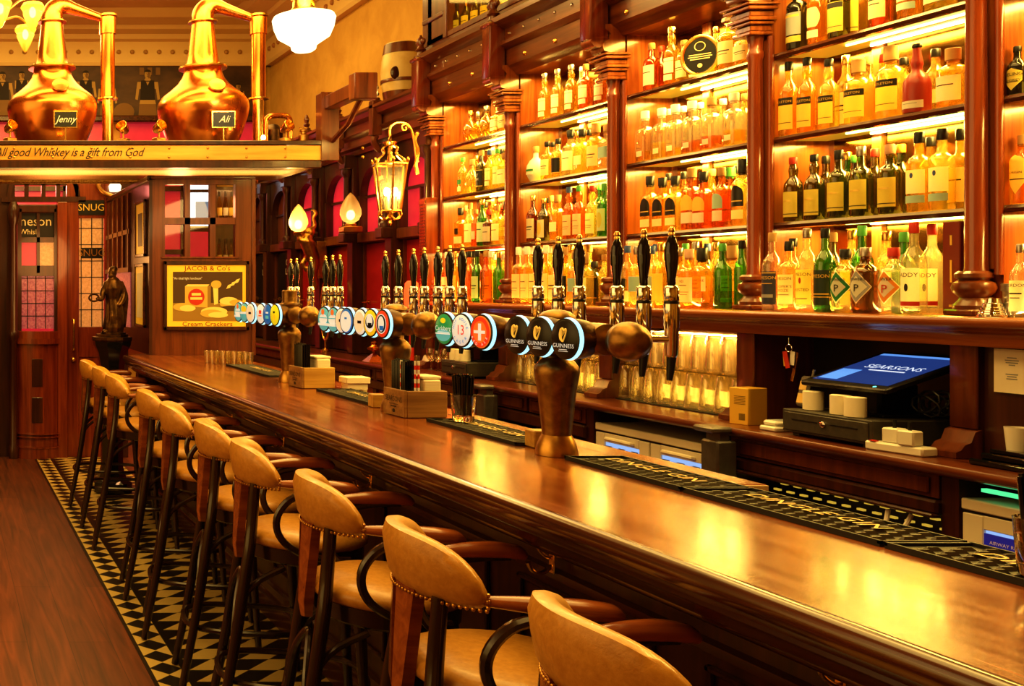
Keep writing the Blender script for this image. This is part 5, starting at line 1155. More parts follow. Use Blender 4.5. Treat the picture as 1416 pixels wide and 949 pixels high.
# fridges under the worktop
M['fridgeglow'] = mat('fridge_glass', (.15,.2,.3), .1, em=(.30,.48,.85), es=.9)
def fridge(y0, y1, lab, doors, sign):
    t = thing('bottle_cooler', lab, 'fridge', (3.5, (y0+y1)/2, 0)); L = (y1-y0)/2
    MB().b(.03,.38,-L,L,.13,.85).b(0,.38,-L,L,.85,.888,.004).build('cooler_body', M['fridge'], t)
    MB().b(.005,.03,-L,L,.842,.85).build('door_seal', M['black'], t)
    n = doors; w = 2*L/n
    for k in range(n):
        a = -L+k*w+.006; b = a+w-.012
        d = MB().b(0,.03,a,a+.07,.14,.84,.003).b(0,.03,b-.07,b,.14,.84,.003).b(0,.03,a+.07,b-.07,.795,.842,.003).b(0,.03,a+.07,b-.07,.14,.22,.003).build('door', M['fridge'], t)
        MB().b(.010,.014,a+.07,b-.07,.22,.795).build('door_glass', M['fridgeglow'], d)
        mb = MB()
        for q in range(5): yy = a+.09+q*(b-a-.2)/4.2; mb.m(q % 2).b(.006,.010,yy,yy+.045,.52,.775-.02*(q % 2))
        mb.build('stock_behind_glass', [M['bluep'], M['whitep']], d)
        MB().tube([(0,(a+b)/2-.09,.812),(-.022,(a+b)/2-.085,.817),(-.026,(a+b)/2,.819),(-.022,(a+b)/2+.085,.817),(0,(a+b)/2+.09,.812)], .011, 8).build('handle', M['fridge'], d)
        if sign and k == n-1 or sign == 2:
            s_ = MB().b(-.002,.004,b-.30,b-.075,.69,.785).build('sign_plate', mat('blue_plate', (.02,.02,.20), .4, em=(.02,.02,.3), es=.4), d); mb = MB(); add_text(mb, 'AIRWAY REFRIGERATION' if sign == 2 else 'COOLER', .0165, face_nx(-.0026, b-.188, .757)); mb.b(-.003,-.002,b-.27,b-.10,.737,.741).b(-.003,-.002,b-.26,b-.11,.726,.729).b(-.003,-.002,b-.25,b-.12,.715,.718); mb.build('lettering', M['whitep'], d, smooth=0)
fridge(4.60, 5.44, 'cream two door bottle cooler under the back counter behind the nearest font', 2, 0)
fridge(2.60, 3.485, 'cream cooler with a blue maker plate at the right edge', 1, 2)
for y, l in ((4.46,'dull steel cap catcher bin on the counter front beside the cream cooler'),(6.36,'far dull steel cap catcher bin behind the tumbler of straws')):
    t = thing('cap_catcher', l, 'bin', (3.39, y, .74), 0, 'steel cap catchers')
    MB().b(-.02,.07,-.05,.05,0,.20,.008).build('catcher_bin', M['steel_dk'], t); MB().b(-.05,.042,-.06,.06,.235,.262,.008).b(0,.04,-.04,.04,.2,.24).build('catcher_hood', M['steel_dk'], t)
# crate of little caps in the low open bay
t = thing('slatted_crate', 'low dark crate with rows of yellow lit slats under the right till', 'crate', (3.62, 4.02, .121))
MB().b(-.08,.26,-.44,.44,0,.16,.004).build('crate_body', M['black'], t); SL = MB().b(0,.013,0,.028,0,.008).mesh('slat', mat('yellow_lit_slat', (.62,.42,.10), .5, em=(.75,.5,.06), es=.6))  # yellow light falling on the slats is put in as emission
M['slat'] = mat('yellow_lit_slat', (.62,.42,.10), .5, em=(.75,.5,.06), es=.6)
mb = MB()
for i in range(13):
    for k in range(6): link('slat', SL, t, (-.085+.03*k, -.43+i*.067, .535+.024*k))
MB().b(-.06,.26,-.44,.44,.16,.50).b(.11,.26,-.44,.44,.50,.66).build('crate_back', M['black'], t)
o = MB().tube([(3.50,3.66,.79),(3.47,3.67,.72),(3.46,3.70,.68),(3.47,3.73,.72),(3.49,3.74,.79)], .008, 8).build('cable', M['white']); tag(o, 'short white cable loop hanging before the slatted crate', 'cable')
# brass pyramid bell on the far back counter
t = thing('brass_lamp_bell', 'small copper pyramid bell with knob on the far red lit counter', 'bell', (3.55, 8.35, 1.0)); MB().lathe([(.10,0),(.075,.02),(.02,.065),(.01,.07)], n=4).build('pyramid', M['copper'], t, smooth=0); MB().lathe([(.01,.07),(.012,.085),(.05,.10),(.055,.115),(.03,.125),(.02,.14),(.025,.16),(.008,.17)], n=18).build('knob', M['copper'], t)
# ------------------------------------------------------------------ bottles, one by one
size_to(.92, False)
G = {'amber':glassy('amber_spirit', (.98,.70,.20), .12, dark=.10), 'gold':glassy('golden_spirit', (1,.86,.36), .12, dark=.10), 'pale':glassy('pale_spirit', (1,.94,.66), .12, dark=.08),
     'clear':glassy('clear_bottle', (.98,.95,.84), .14, dark=.05), 'red':glassy('red_spirit', (.90,.42,.09), .12, dark=.08), 'brown':glassy('brown_glass', (.50,.24,.06), .14, dark=.05),
     'olive':glassy('dark_green_glass', (.34,.36,.10), .14, dark=.03), 'green':glassy('green_glass', (.22,.58,.16), .14, dark=.05), 'ruby':mat('red_ceramic', (.30,.03,.02), .35, 0, .2), 'black':mat('black_glass', (.012,.01,.008), .12, 0, .5), 'white':mat('white_ceramic', (.8,.76,.62), .3)}
GW = {'amber':'amber','gold':'golden','pale':'pale gold','clear':'clear','red':'red amber','brown':'brown','olive':'dark green','green':'green','ruby':'red ceramic','black':'black','white':'white'}
CAPM = {'k':('black',M['black']),'g':('gold',M['brass']),'c':('cork',mat('cork_stopper',(.45,.25,.09),.7)),'r':('red',M['redp']),'b':('blue',M['bluep']),'w':('white',M['whitep']),'n':('green',mat('green_cap',(.10,.42,.08),.4)),'s':('silver',M['steel']),'o':('orange',mat('orange_cap',(.75,.25,.03),.5)),'p':('pink',mat('pink_cap',(.60,.34,.22),.5)),'x':('crystal',M['globe'] if False else glassy('crystal_stopper',(1,.97,.9),.3))}
# kind: (radius, profile as (fraction of r, fraction of H), squareness, cap radius fraction, cap from, label from, label to, word)
KINDS = {
 'std': (.040, [(.0,0),(.93,0),(1,.02),(1,.56),(.95,.61),(.72,.67),(.46,.72),(.38,.76),(.36,.94)], 2, .41, .88, .08, .50, 'round'),
 'shl': (.041, [(.0,0),(.94,0),(1,.02),(1,.58),(.96,.63),(.80,.665),(.50,.69),(.40,.72),(.37,.94)], 2, .43, .86, .10, .52, 'round shouldered'),
 'bulb':(.038, [(.0,0),(.93,0),(1,.02),(1,.52),(.9,.60),(.60,.66),(.42,.69),(.46,.74),(.52,.79),(.46,.84),(.38,.87),(.36,.95)], 2, .44, .89, .07, .46, 'bulb necked'),
 'sq':  (.042, [(.0,0),(.95,0),(1,.02),(1,.60),(.92,.64),(.60,.68),(.42,.70),(.40,.93)], 5, .52, .84, .10, .52, 'square'),
 'dec': (.050, [(.0,0),(.94,0),(1,.03),(1,.60),(.95,.65),(.70,.69),(.44,.72),(.40,.80)], 2, .50, .79, .10, .52, 'wide decanter'),
 'squat':(.049,[(.0,0),(.94,0),(1,.03),(1,.58),(.95,.64),(.78,.69),(.52,.73),(.40,.76),(.36,.88)], 2, .42, .86, .14, .66, 'squat'),
 'slim':(.033, [(.0,0),(.93,0),(1,.02),(1,.60),(.85,.67),(.55,.73),(.44,.77),(.42,.95)], 2, .48, .88, .10, .54, 'slim'),
 'flask':(.060,[(.0,0),(.50,0),(.62,.03),(.88,.16),(1,.30),(.92,.46),(.62,.60),(.34,.66),(.28,.70),(.26,.90)], 2, .33, .82, .20, .40, 'flask shaped'),
 'jug': (.046, [(.0,0),(.94,0),(1,.03),(1,.40),(.93,.47),(.66,.55),(.40,.60),(.38,.66),(.46,.70),(.42,.75),(.30,.84),(.30,.96)], 2, .36, .94, .06, .17, 'jug shaped'),
}
def thin_paper(name, c, t=.38):
    m = bpy.data.materials.new(name); m.use_nodes = True; n = m.node_tree.nodes; l = m.node_tree.links; n.clear()
    o = n.new('ShaderNodeOutputMaterial'); d = n.new('ShaderNodeBsdfDiffuse'); s = n.new('ShaderNodeBsdfTranslucent'); x = n.new('ShaderNodeMixShader')
    tn = n.new('ShaderNodeTexNoise'); tn.inputs['Scale'].default_value = 30
    cc = ramp(n, l, tn.outputs['Fac'], [(.3, tuple(a*.93 for a in c)), (.7, c)])
    l.new(cc, d.inputs['Color']); l.new(cc, s.inputs['Color']); x.inputs['Fac'].default_value = t
    l.new(d.outputs[0], x.inputs[1]); l.new(s.outputs[0], x.inputs[2]); l.new(x.outputs[0], o.inputs['Surface'])
    return m
LM = {'c':thin_paper('cream_label',(.92,.82,.52)),'y':thin_paper('yellow_label',(.90,.68,.16)),'w':thin_paper('white_label',(.95,.90,.72)),'k':M['black'],'g':M['greenp'],'r':M['redp'],'b':M['bluep'],'gr':M['greyp'],'gd':M['gold'],'ink':M['ink'],'t':mat('teal_label',(.35,.50,.42),.6),'n':mat('navy_label',(.03,.035,.08),.5),'dkg':mat('black_green_label',(.012,.03,.018),.5),'or':CAPM['o'][1]}
# label styles: list of (shape, colour, half angle, z0, z1 as fractions of label zone)
LS = {
 '': [], 'c':[('r','c',58,0,1),('r','ink',40,.55,.60),('r','ink',30,.42,.45)], 'cw':[('r','w',62,0,1),('r','ink',36,.62,.66)], 'y':[('r','y',60,0,1),('r','ink',58,.80,.98),('r','ink',52,.16,.18)],
 'mid':[('r','y',60,0,1),('r','k',60,.78,1.02),('r','ink',50,.20,.22)], 'yl':[('r','y',62,0,1),('r','ink',60,.10,.13),('r','gd',30,.6,.66)], 'w2':[('r','w',55,.32,1),('r','w',45,0,.26),('r','ink',55,.84,.86)],
 'k':[('r','k',60,0,1),('r','gd',60,.94,.98),('r','gd',60,.02,.06)], 'kc':[('r','gr',60,.25,1),('r','y',60,0,.2),('r','gd',50,.85,.93)], 'arch':[('a','k',42,.45,1.2),('r','gd',36,.62,.66),('r','c',40,0,.32)], 'archw':[('a','y',46,.5,1.1),('r','w',44,0,.42)], 'archt':[('a','t',46,.5,1.1),('r','w',44,0,.42)],
 'band':[('r','c',62,.0,.42),('r','k',30,.55,.9)], 'oct':[('o','c',50,.35,1.0),('r','w',40,0,.25)], 'bdot':[('r','w',62,.30,1.0),('e','b',9,.76,.92),('r','t',60,.02,.24)], 'st':[('r','t',62,.35,.95)], 'sh':[('s','y',60,0,1.1),('r','k',40,.40,.43)],
 'jam':[('r','n',60,0,1.0),('r','gd',58,.94,.97),('r','gd',40,.62,.64),('r','gr',44,.2,.3)], 'jamc':[('r','c',60,0,1.0),('r','ink',40,.30,.32)], 'jamr':[('r','y',60,0,1.0),('e','r',8,.60,.78),('r','ink',40,.16,.18)], 'jamk':[('r','dkg',60,0,1.0),('r','gd',58,.30,.33),('r','gd',58,.22,.24)],
 'pg':[('d','w',62,0,1),('d','g',58,.04,.96),('d','w',40,.2,.8)], 'pk':[('d','w',62,0,1),('d','gr',58,.04,.96),('d','w',44,.18,.82)], 'pr':[('d','w',62,0,1),('d','or',58,.04,.96),('d','w',40,.2,.8)],
 'pad':[('r','w',60,.0,1.0),('r','r',60,.03,.14),('e','ink',10,.40,.60)], 'lem':[('r','c',50,0,1),('e','y',26,.15,.85)], 'dew':[('r','c',60,.42,1.0),('r','ink',26,.54,.57),('r','c',44,.0,.16)], 'one':[('r','c',60,0,1),('r','ink',30,.66,.69),('r','ink',40,.4,.42),('r','ink',34,.3,.315)],
 's':[('r','w',40,.2,.7)], 'gn':[('r','n',60,.0,1),('r','g',60,.6,.8)], 'nd':[('r','w',26,0,.25)], 'gs':[('r','w',34,.0,.30),('r','g',34,.45,.75)], 'ylw':[('r','y',56,0,1)],
}
def sup(r, e, a):
    if e == 2: return r
    return r*(abs(cos(a))**e+abs(sin(a))**e)**(-1/e)
def label_mesh(name, r, e, z0, z1, style, parent):
    mats = []; mb = MB(); out = []
    for i, (sh, c, A, f0, f1) in enumerate(style):
        A = radians(A); n = 14; a0 = pi+.16
        lo, hi = z0+(z1-z0)*f0, z0+(z1-z0)*f1; zc, hh = (lo+hi)/2, (hi-lo)/2
        if LM[c] not in mats: mats.append(LM[c])
        mb.m(mats.index(LM[c])); P = []; Q = []
        for k in range(n+1):
            t = -1+2*k/n; a = a0+A*t; rr = sup(r, e, a)+.0006+.00035*i
            if sh == 'r': l, h = lo, hi
            elif sh == 'd': l, h = zc-hh*(1-abs(t))-.0001, zc+hh*(1-abs(t))+.0001
            elif sh == 'e': q = math.sqrt(max(0,1-t*t)); l, h = zc-hh*q-.0001, zc+hh*q+.0001
            elif sh == 'a': q = math.sqrt(max(0,1-t*t)); l, h = lo, lo+(hi-lo)*(.55+.45*q)
            elif sh == 'o': q = min(1, (1-abs(t))*2.2+.25); l, h = zc-hh*q, zc+hh*q
            else: q = 1-abs(t)**2; l, h = lo+(hi-lo)*.42*abs(t), hi-(hi-lo)*.18*abs(t)
            P.append((rr*cos(a), rr*sin(a), l)); Q.append((rr*cos(a), rr*sin(a), h))
        mb.bridge(mb.ring(P), mb.ring(Q), False)
    if style: return mb.build('label', mats, parent, smooth=60)
PLACED = []
def bottle(bay, u, vtop, zs, X, kind, glass, cap, style, txt=None, level=None, rk=1.0, n=20):
    Y = X*1400/(u+78)
    if zs < 1.6 and min(abs(Y-q) for q in PY) < .128: X += .155; Y = X*1400/(u+78)
    if zs > 1.6:
        yy = BAYS[bay]; rr_ = KINDS[kind][0]*rk*1.03
        Y = max(yy[0]+rr_+.005, min(Y, yy[1]-rr_+.012))
    H = min(1.61-(vtop-398)*Y/1400, {1.50:1.89, 1.93:2.31, 2.35:2.72, 2.76:3.10}[zs]) - zs
    rr_ = KINDS[kind][0]*rk
    for dx in (0,.015,-.015,.03,-.03,.045,-.045,.06,-.06,.08,.10,.12):        # stand clear of the bottles already placed
        Xn = X+dx; Yn = Y*(Xn/X)
        if zs > 1.6: Yn = max(BAYS[bay][0]+rr_+.005, min(Yn, BAYS[bay][1]-rr_+.010))
        if Xn+rr_ > 4.328 or Xn-rr_ < (4.08 if zs > 1.6 else 3.91): continue
        if all(math.hypot(Xn-a, Yn-b) > rr_+c+.001 for a, b, c, d in PLACED if d == zs): X, Y = Xn, Yn; break
    PLACED.append((X, Y, rr_, zs))
    r0, prof, e, cr, c0, l0, l1, word = KINDS[kind]
    r = r0*rk
    mb = MB().lathe([(r*a, H*b) for a, b in prof], n=n, e=e)
    o = link('bottle', mb.mesh('bottle_glass', G['clear'] if level else G[glass], 45), None, R3((X, Y, zs+.0012)))
    cm = CAPM[cap]
    if cap == 'x': MB().lathe([(r*.38,H*.78),(r*.5,H*.80),(r*.42,H*.84),(r*.75,H*.90),(r*.7,H*.97),(r*.3,H)], n=10).build('stopper', cm[1], o, smooth=20)
    elif kind in ('dec','sq','squat'): MB().lathe([(r*cr*.82,H*(c0-.03)),(r*cr*.82,H*c0),(r*cr,H*(c0+.01)),(r*cr,H*.99),(r*cr*.9,H)], n=16).build('stopper', cm[1], o)
    else: MB().lathe([(r*cr*.97,H*c0),(r*cr*1.02,H*(c0+.01)),(r*cr,H*.985),(r*cr*.85,H)], n=16).build('cap', cm[1], o)
    if level: MB().lathe([(max(0,r*a-.004), max(.006, min(H*b, H*level))) for a, b in prof if b <= level+.001] + [(r-.004, H*level)], n=n, e=e).build('spirit', G[glass], o, smooth=45)
    st = LS[style]
    label_mesh('label', r, e, H*l0, H*l1, st, o)
    if txt:
        mb = MB()
        for s_, f, sz, col in txt:
            zz = H*(l0+(l1-l0)*f)
            Mz = Matrix.Rotation(.16, 4, 'Z') @ Matrix(((0,0,-1,-r-.0028),(-1,0,0,0),(0,1,0,zz),(0,0,0,1)))
            mb.m(col); add_text(mb, s_, sz, Mz, bend=r+.0028, sx=1.0)
        mb.build('lettering', [M['ink'], M['gold'], M['redp'], M['whitep']], o, smooth=0)
    return o, GW[glass], word, cm[0]
XF, XB = 4.128, 4.25
BN = {'A':'bay nearest lantern','B':'second bay from lantern','C':'oval plaque bay','D':'bay above till','E':'right edge bay'}
RN = {3:'top shelf',2:'second shelf',1:'third shelf',0:'ledge'}
RZ = {3:2.76,2:2.35,1:1.93,0:1.50}
MIDT = [('MIDLETON', .89, .016, 1)]
ROWS = [
 # bay, row, front?, bottles (u, v of the top, kind, glass, cap, label, text, level)
 ('D',3,1,[(1102,-38,'shl','black','k','kc'),(1131,-42,'std','amber','g','oct'),(1160,-45,'std','olive','k','y'),(1180,-62,'sq','gold','c','yl'),(1218,-70,'shl','red','k','c'),(1258,-78,'shl','amber','g','bdot'),(1301,-82,'sq','gold','c','cw')]),
 ('D',2,1,[(1091,86,'std','gold','k','mid',MIDT),(1116,80,'bulb','amber','k','mid',MIDT),(1146,82,'bulb','gold','k','mid',MIDT),(1187,82,'dec','gold','c','mid',MIDT),(1232,63,'dec','gold','c','mid',MIDT),(1268,61,'jug','ruby','k','cw'),(1318,66,'dec','amber','c','cw')]),
 ('D',2,0,[(1170,77,'std','gold','g','c'),(1201,78,'std','gold','c',''),(1222,76,'std','amber','r',''),(1250,80,'std','gold','k',''),(1294,68,'std','gold','k','s')]),
 ('D',1,1,[(1097,218,'bulb','olive','r','yl'),(1126,214,'bulb','olive','k','yl'),(1160,208,'shl','olive','k','yl'),(1191,203,'shl','olive','s','yl'),(1231,200,'shl','olive','p','yl'),(1271,183,'shl','amber','k','bdot'),(1303,178,'shl','gold','k','bdot'),(1329,173,'shl','amber','k','cw')]),
 ('D',1,0,[(1142,216,'std','olive','k',''),(1172,211,'std','green','g',''),(1183,215,'std','olive','n',''),(1210,206,'std','olive','r',''),(1246,200,'std','olive','o',''),(1287,190,'std','amber','k','')]),
 ('D',0,1,[(1068,322,'std','clear','c','jam',[('JAMESON',.80,.0215,1)],None),(1091,334,'shl','gold','k','jamc',[('JAMESON',.86,.019,0),('COOPER\'S\nCROZE',.52,.018,0)],None),(1116,316,'std','pale','s','jamr',[('JAMESON',.86,.0215,0),('CRESTED',.42,.018,0)],None),(1141,316,'std','green','k','jamk',[('JAMESON',.82,.0215,1)],None),(1169,345,'squat','gold','k','pg',[('P',.46,.044,0),('POWERS',.72,.017,0)],None),(1197,343,'squat','brown','s','pk',[('P',.46,.044,0),('POWERS',.72,.017,0)],None),(1236,343,'squat','pale','r','pr',[('P',.44,.050,2),('POWERS',.73,.019,0)],None),(1264,308,'std','pale','r','pad',[('PADDY',.82,.024,0)],None),(1289,310,'std','pale','r','pad',[('PADDY',.82,.024,0)],None)]),
 ('D',0,0,[(1097,330,'std','amber','k',''),(1152,322,'std','olive','c',''),(1178,318,'std','gold','g','c'),(1192,313,'std','green','n',''),(1226,320,'std','gold','g','c'),(1250,322,'std','green','n','')]),
 ('C',3,1,[(901,60,'shl','red','c','cw'),(929,38,'bulb','amber','g','w2'),(946,56,'std','gold','c','c'),(1009,22,'dec','amber','x','c'),(1031,40,'sq','gold','g','c')]),
 ('C',3,0,[(915,64,'std','red','r',''),(985,62,'std','gold','k','c'),(991,40,'slim','gold','g','')]),
 ('C',2,1,[(892,154,'sq','amber','w','nd',None,.20),(915,150,'sq','gold','w','nd',None,.32),(934,145,'sq','amber','w','nd',None,.16),(957,140,'sq','red','w','nd',None,.24),(984,135,'sq','red','c','nd',None,.26),(1015,129,'sq','amber','w','nd',None,.30)]),
 ('C',2,0,[(905,152,'std','pale','w',''),(926,152,'std','pale','w',''),(945,147,'std','pale','w','nd'),(969,142,'slim','pale','w',''),(1000,137,'std','pale','w',''),(1030,130,'std','gold','c','')]),
 ('C',1,1,[(899,244,'sq','gold','k','arch'),(916,246,'sq','amber','k','arch'),(934,244,'sq','gold','k','arch'),(957,233,'sq','red','c','archw'),(973,238,'sq','red','k','archw'),(998,232,'shl','red','c','archt'),(1010,229,'sq','red','n','archw'),(1028,220,'dec','gold','k','arch')]),
 ('C',1,0,[(925,240,'std','gold','k',''),(946,238,'std','amber','k',''),(985,234,'std','amber','c',''),(1020,228,'std','gold','k','')]),
 ('C',0,1,[(868,340,'std','gold','b','band'),(881,341,'shl','gold','s','st'),(901,340,'shl','pale','b','st'),(914,336,'shl','amber','g','ylw'),(939,343,'shl','amber','s','c'),(953,345,'sq','amber','p','one',[('NELL',.84,.02,0)],None),(971,342,'dec','amber','k','dew',[('TULLAMORE\nDEW',.78,.017,0)],None),(1013,340,'dec','amber','c','dew',[('TULLAMORE\nDEW',.78,.017,0)],None)]),
 ('C',0,0,[(891,337,'std','gold','k','c'),(907,338,'std','gold','b',''),(927,336,'std','olive','g',''),(948,337,'std','gold','n',''),(962,335,'slim','amber','s',''),(978,336,'std','olive','b','c'),(990,335,'slim','gold','g',''),(999,338,'std','green','n',''),(1026,333,'slim','green','k','')]),
 ('B',3,1,[(753,102,'bulb','gold','s','w2'),(771,96,'bulb','gold','s','w2'),(790,90,'bulb','amber','s','w2'),(810,89,'shl','red','c','w2'),(832,92,'shl','red','g','w2')]),
 ('B',3,0,[(805,92,'slim','gold','s','')]),
 ('B',2,1,[(741,202,'flask','white','c','gs'),(757,196,'shl','gold','k','c'),(772,192,'shl','gold','k','k'),(789,180,'sq','pale','k','cw'),(805,179,'sq','gold','k','s'),(824,170,'dec','amber','c','c'),(840,173,'sq','clear','c','st')]),
 ('B',2,0,[(765,197,'std','gold','k',''),(798,182,'std','gold','g',''),(815,180,'std','amber','k','')]),
 ('B',1,1,[(737,271,'std','brown','g','c'),(752,275,'std','olive','g','lem'),(771,270,'sq','amber','c','s'),(787,259,'bulb','red','b','one'),(801,257,'bulb','red','n','one'),(819,257,'bulb','gold','r','one'),(836,254,'shl','green','n','lem')]),
 ('B',1,0,[(744,274,'std','amber','k',''),(762,272,'std','gold','c',''),(830,254,'std','green','n','')]),
 ('B',0,1,[(717,336,'shl','amber','w','one'),(729,336,'shl','amber','w','one'),(741,338,'shl','amber','w','one'),(755,336,'shl','amber','w','one'),(768,340,'std','amber','c','c'),(781,342,'shl','amber','c','k'),(795,348,'shl','amber','c','st'),(808,350,'dec','gold','c','c'),(822,362,'squat','olive','k','k'),(836,352,'slim','gold','c','')]),
 ('B',0,0,[(724,334,'std','gold','w',''),(735,334,'std','gold','w','w2'),(748,335,'std','gold','g','w2'),(762,335,'std','gold','w','w2'),(776,336,'std','gold','c',''),(789,337,'std','gold','g','c'),(802,336,'std','olive','k',''),(815,338,'std','gold','c','')]),
 ('A',3,1,[(651,153,'flask','amber','g',''),(662,148,'flask','gold','s',''),(673,146,'flask','amber','s',''),(688,148,'sq','gold','g','w2'),(699,140,'sq','gold','k','c')]),
 ('A',2,1,[(640,218,'std','gold','n','gs'),(653,220,'flask','gold','c',''),(666,208,'shl','olive','c','k',[('ST\nSH',.55,.03,3)],None),(677,208,'slim','gold','b','w2'),(688,206,'slim','gold','n','cw'),(698,212,'sq','gold','c','cw')]),
 ('A',2,0,[(659,216,'std','gold','g',''),(682,208,'std','gold','c',''),(694,206,'std','gold','k','')]),
 ('A',1,1,[(637,288,'sq','amber','k','band'),(650,281,'shl','gold','c','cw'),(658,290,'slim','red','c','s'),(667,276,'std','green','g','cw'),(676,290,'shl','brown','r','cw'),(688,284,'shl','gold','c','cw'),(700,276,'flask','gold','k','c')]),
 ('A',1,0,[(645,285,'std','gold','c',''),(672,280,'std','gold','k',''),(692,282,'std','red','r',''),(684,283,'std','gold','g','')]),
 ('A',0,1,[(608,345,'std','amber','w','c'),(618,345,'std','red','w','c'),(630,346,'shl','amber','g','ylw'),(640,346,'std','amber','g',''),(649,348,'std','red','k',''),(660,347,'std','green','k','c'),(672,347,'std','red','c',''),(683,352,'slim','gold','w','lem'),(696,352,'std','gold','w','c')]),
 ('A',0,0,[(624,347,'std','gold','g','c'),(644,346,'std','gold','k',''),(655,347,'std','olive','k',''),(678,348,'std','gold','w','c'),(690,349,'std','green','g','')]),
 ('E',2,1,[(1407,62,'std','black','k','sh',[('TEELING',.78,.017,0),('WHISKEY',.48,.013,0)],None)]),
 ('E',1,1,[(1406,186,'squat','amber','c','sh',[('ORIGIN',.60,.012,0)],None)]),
 ('E',0,1,[(1411,338,'std','clear','s','c',[('GORDON',.84,.016,0)],None)]),
]
for bay, row, front, items in ROWS:
    items = sorted(items, key=lambda q: q[0])
    for i, it in enumerate(items):
        u, vt, kind, gl, cap, st = it[:6]; txt = it[6] if len(it) > 6 else None; lv = it[7] if len(it) > 7 else None
        X = (XF if front else XB) - (.143 if row == 0 else 0)
        if bay == 'E': X = 4.085 if row else 3.98
        o, gw, word, cw = bottle(bay, u, vt, RZ[row], X, kind, gl, cap, st, txt, lv, rk=.72 if bay == 'E' else 1.0, n=24 if bay == 'D' else 18)
        rowtx = '' if bay == 'E' else (f', {ORD[i+1]} from left' + (', front row' if front else ', back row'))
        lab = f'{gw} {word} bottle, {cw} cap{rowtx}, {RN[row]}, {BN[bay]}'
        if len(lab.split()) > 16: lab = lab.replace(' bottle,', ',', 1)
        if len(lab.split()) > 16: lab = f'{gw} bottle, {cw} cap{rowtx}, {RN[row]}, {BN[bay]}'
        tag(o, lab, 'bottle', f'bottles on the {RN[row]} of the {BN[bay]}')
# bottles in the glazed cupboard above
YB = mat('yellow_lit_label', (.85,.66,.10), .6, em=(.85,.65,.05), es=.35)  # cupboard light on the labels is put in as emission
for i in range(13):
    u = 632+ i*12.5 + i*i*.22
    X = 4.16; Y = X*1400/(u+78)
    o = link('bottle', MB().lathe([(.0,0),(.036,0),(.038,.01),(.038,.17),(.03,.20),(.015,.225),(.014,.29)], n=16).mesh('bottle_glass', G['olive'], 45), None, R3((X, Y, 3.622)))
    MB().lathe([(.0155,.23),(.0155,.292),(.008,.296)], n=12).build('cap', CAPM['g'][1] if i % 3 else CAPM['k'][1], o)
    mb = MB(); n = 12
    for (z0, z1, A, dr) in ((.02,.15,70,.0008),):
        P = [((.038+dr)*cos(pi+.2+radians(A)*(-1+2*k/n)), (.038+dr)*sin(pi+.2+radians(A)*(-1+2*k/n)), z0) for k in range(n+1)]; Q = [(a, b, z1) for a, b, c in P]
        mb.bridge(mb.ring(P), mb.ring(Q), False)
    l = mb.build('label', YB, o)
    mb = MB()
    for z in (.105,.078):
        P = [((.0395)*cos(pi+.2+radians(48)*(-1+2*k/n)), (.0395)*sin(pi+.2+radians(48)*(-1+2*k/n)), z) for k in range(n+1)]; Q = [(a, b, c+.005) for a, b, c in P]
        mb.bridge(mb.ring(P), mb.ring(Q), False)
    mb.build('label_line', M['ink'], l)
    tag(o, f'dark bottle with yellow lit label in glass cupboard above cornice, {ORD[i+1]} from left', 'bottle', 'bottles in the glazed cupboard')
# framed oval plaque on the top shelf
t = thing('oval_plaque', 'black oval plaque with gold rim standing among bottles on the top shelf', 'plaque', (4.125, 4.125*1400/(968+78), 2.762), radians(38))
el = lambda a, b, k: (0, a*cos(2*pi*k/36), b*sin(2*pi*k/36)+.115)
MB().tube([el(.082,.104,k) for k in range(36)], .010, 8, True).build('rim', M['brass'], t); mb = MB(); mb._f(mb.ring([el(.08,.102,k) for k in range(36)])[::-1]); mb._f(mb.ring([(a+.012, b, c) for a, b, c in [el(.08,.102,k) for k in range(36)]])); mb.build('plaque_board', M['black'], t, smooth=0)
mb = MB(); add_text(mb, 'IRISH WHISKEY\nSELECTION', .017, face_nx(-.002, 0, .10)) if False else None
mb.tube([(-.003,.024*cos(2*pi*k/20),.165+.024*sin(2*pi*k/20)) for k in range(20)], .002, 5, True)
for k, w_ in enumerate((.05,.055,.045)): mb.b(-.003,-.001,-w_,w_,.118-k*.012,.123-k*.012)
mb.ball((-.002,0,.06), (.002,.012,.012), 10, 6); mb.build('plaque_print', M['cream'], t, smooth=0)
MB().b(-.01,.03,-.05,.05,0,.015,.003).build('plaque_foot', M['cream'], t)
# maroon presentation box on the ledge
t = thing('maroon_box', 'tall maroon presentation box on the ledge right of the last bottles', 'box', (4.125, 4.085, 1.5015)); MB().b(-.06,.13,-.036,.036,0,.375,.003).build('box_body', mat('maroon_card', (.16,.022,.012), .4), t)
for q_ in ((-.004,.004,.28,.32),(-.004,.004,.13,.22),(-.008,.008,.03,.04)): MB().b(-.0612,-.06,*q_).build('spine_print', M['gold'], t)
size_to(1)
# bottles on the added shelf that stands in for the snug panes' reflection
for k in range(8):
    x = 2.46+.055*(k % 4); z = 1.803 if k < 4 else 2.223
    o = link('bottle', MB().lathe([(.0,0),(.022,0),(.023,.008),(.023,.13),(.01,.18),(.009,.24)], n=14).mesh('bottle_glass', (G['amber'],G['olive'],G['gold'],G['brown'])[(k*3) % 4], 45), None, (x, 9.03, z))
    MB().lathe([(.0105,.2),(.0105,.245)], n=10).build('cap', M['black'], o); MB().lathe([(.0236,.03),(.0236,.10)], n=14, cap0=False, cap1=False).build('label', LM['w'] if k % 2 else LM['y'], o)
    tag(o, f'small bottle added as snug pane reflection, {"lower" if k < 4 else "upper"} shelf, {ORD[k % 4+1]} from left', 'bottle', 'bottles of the snug pane reflection')
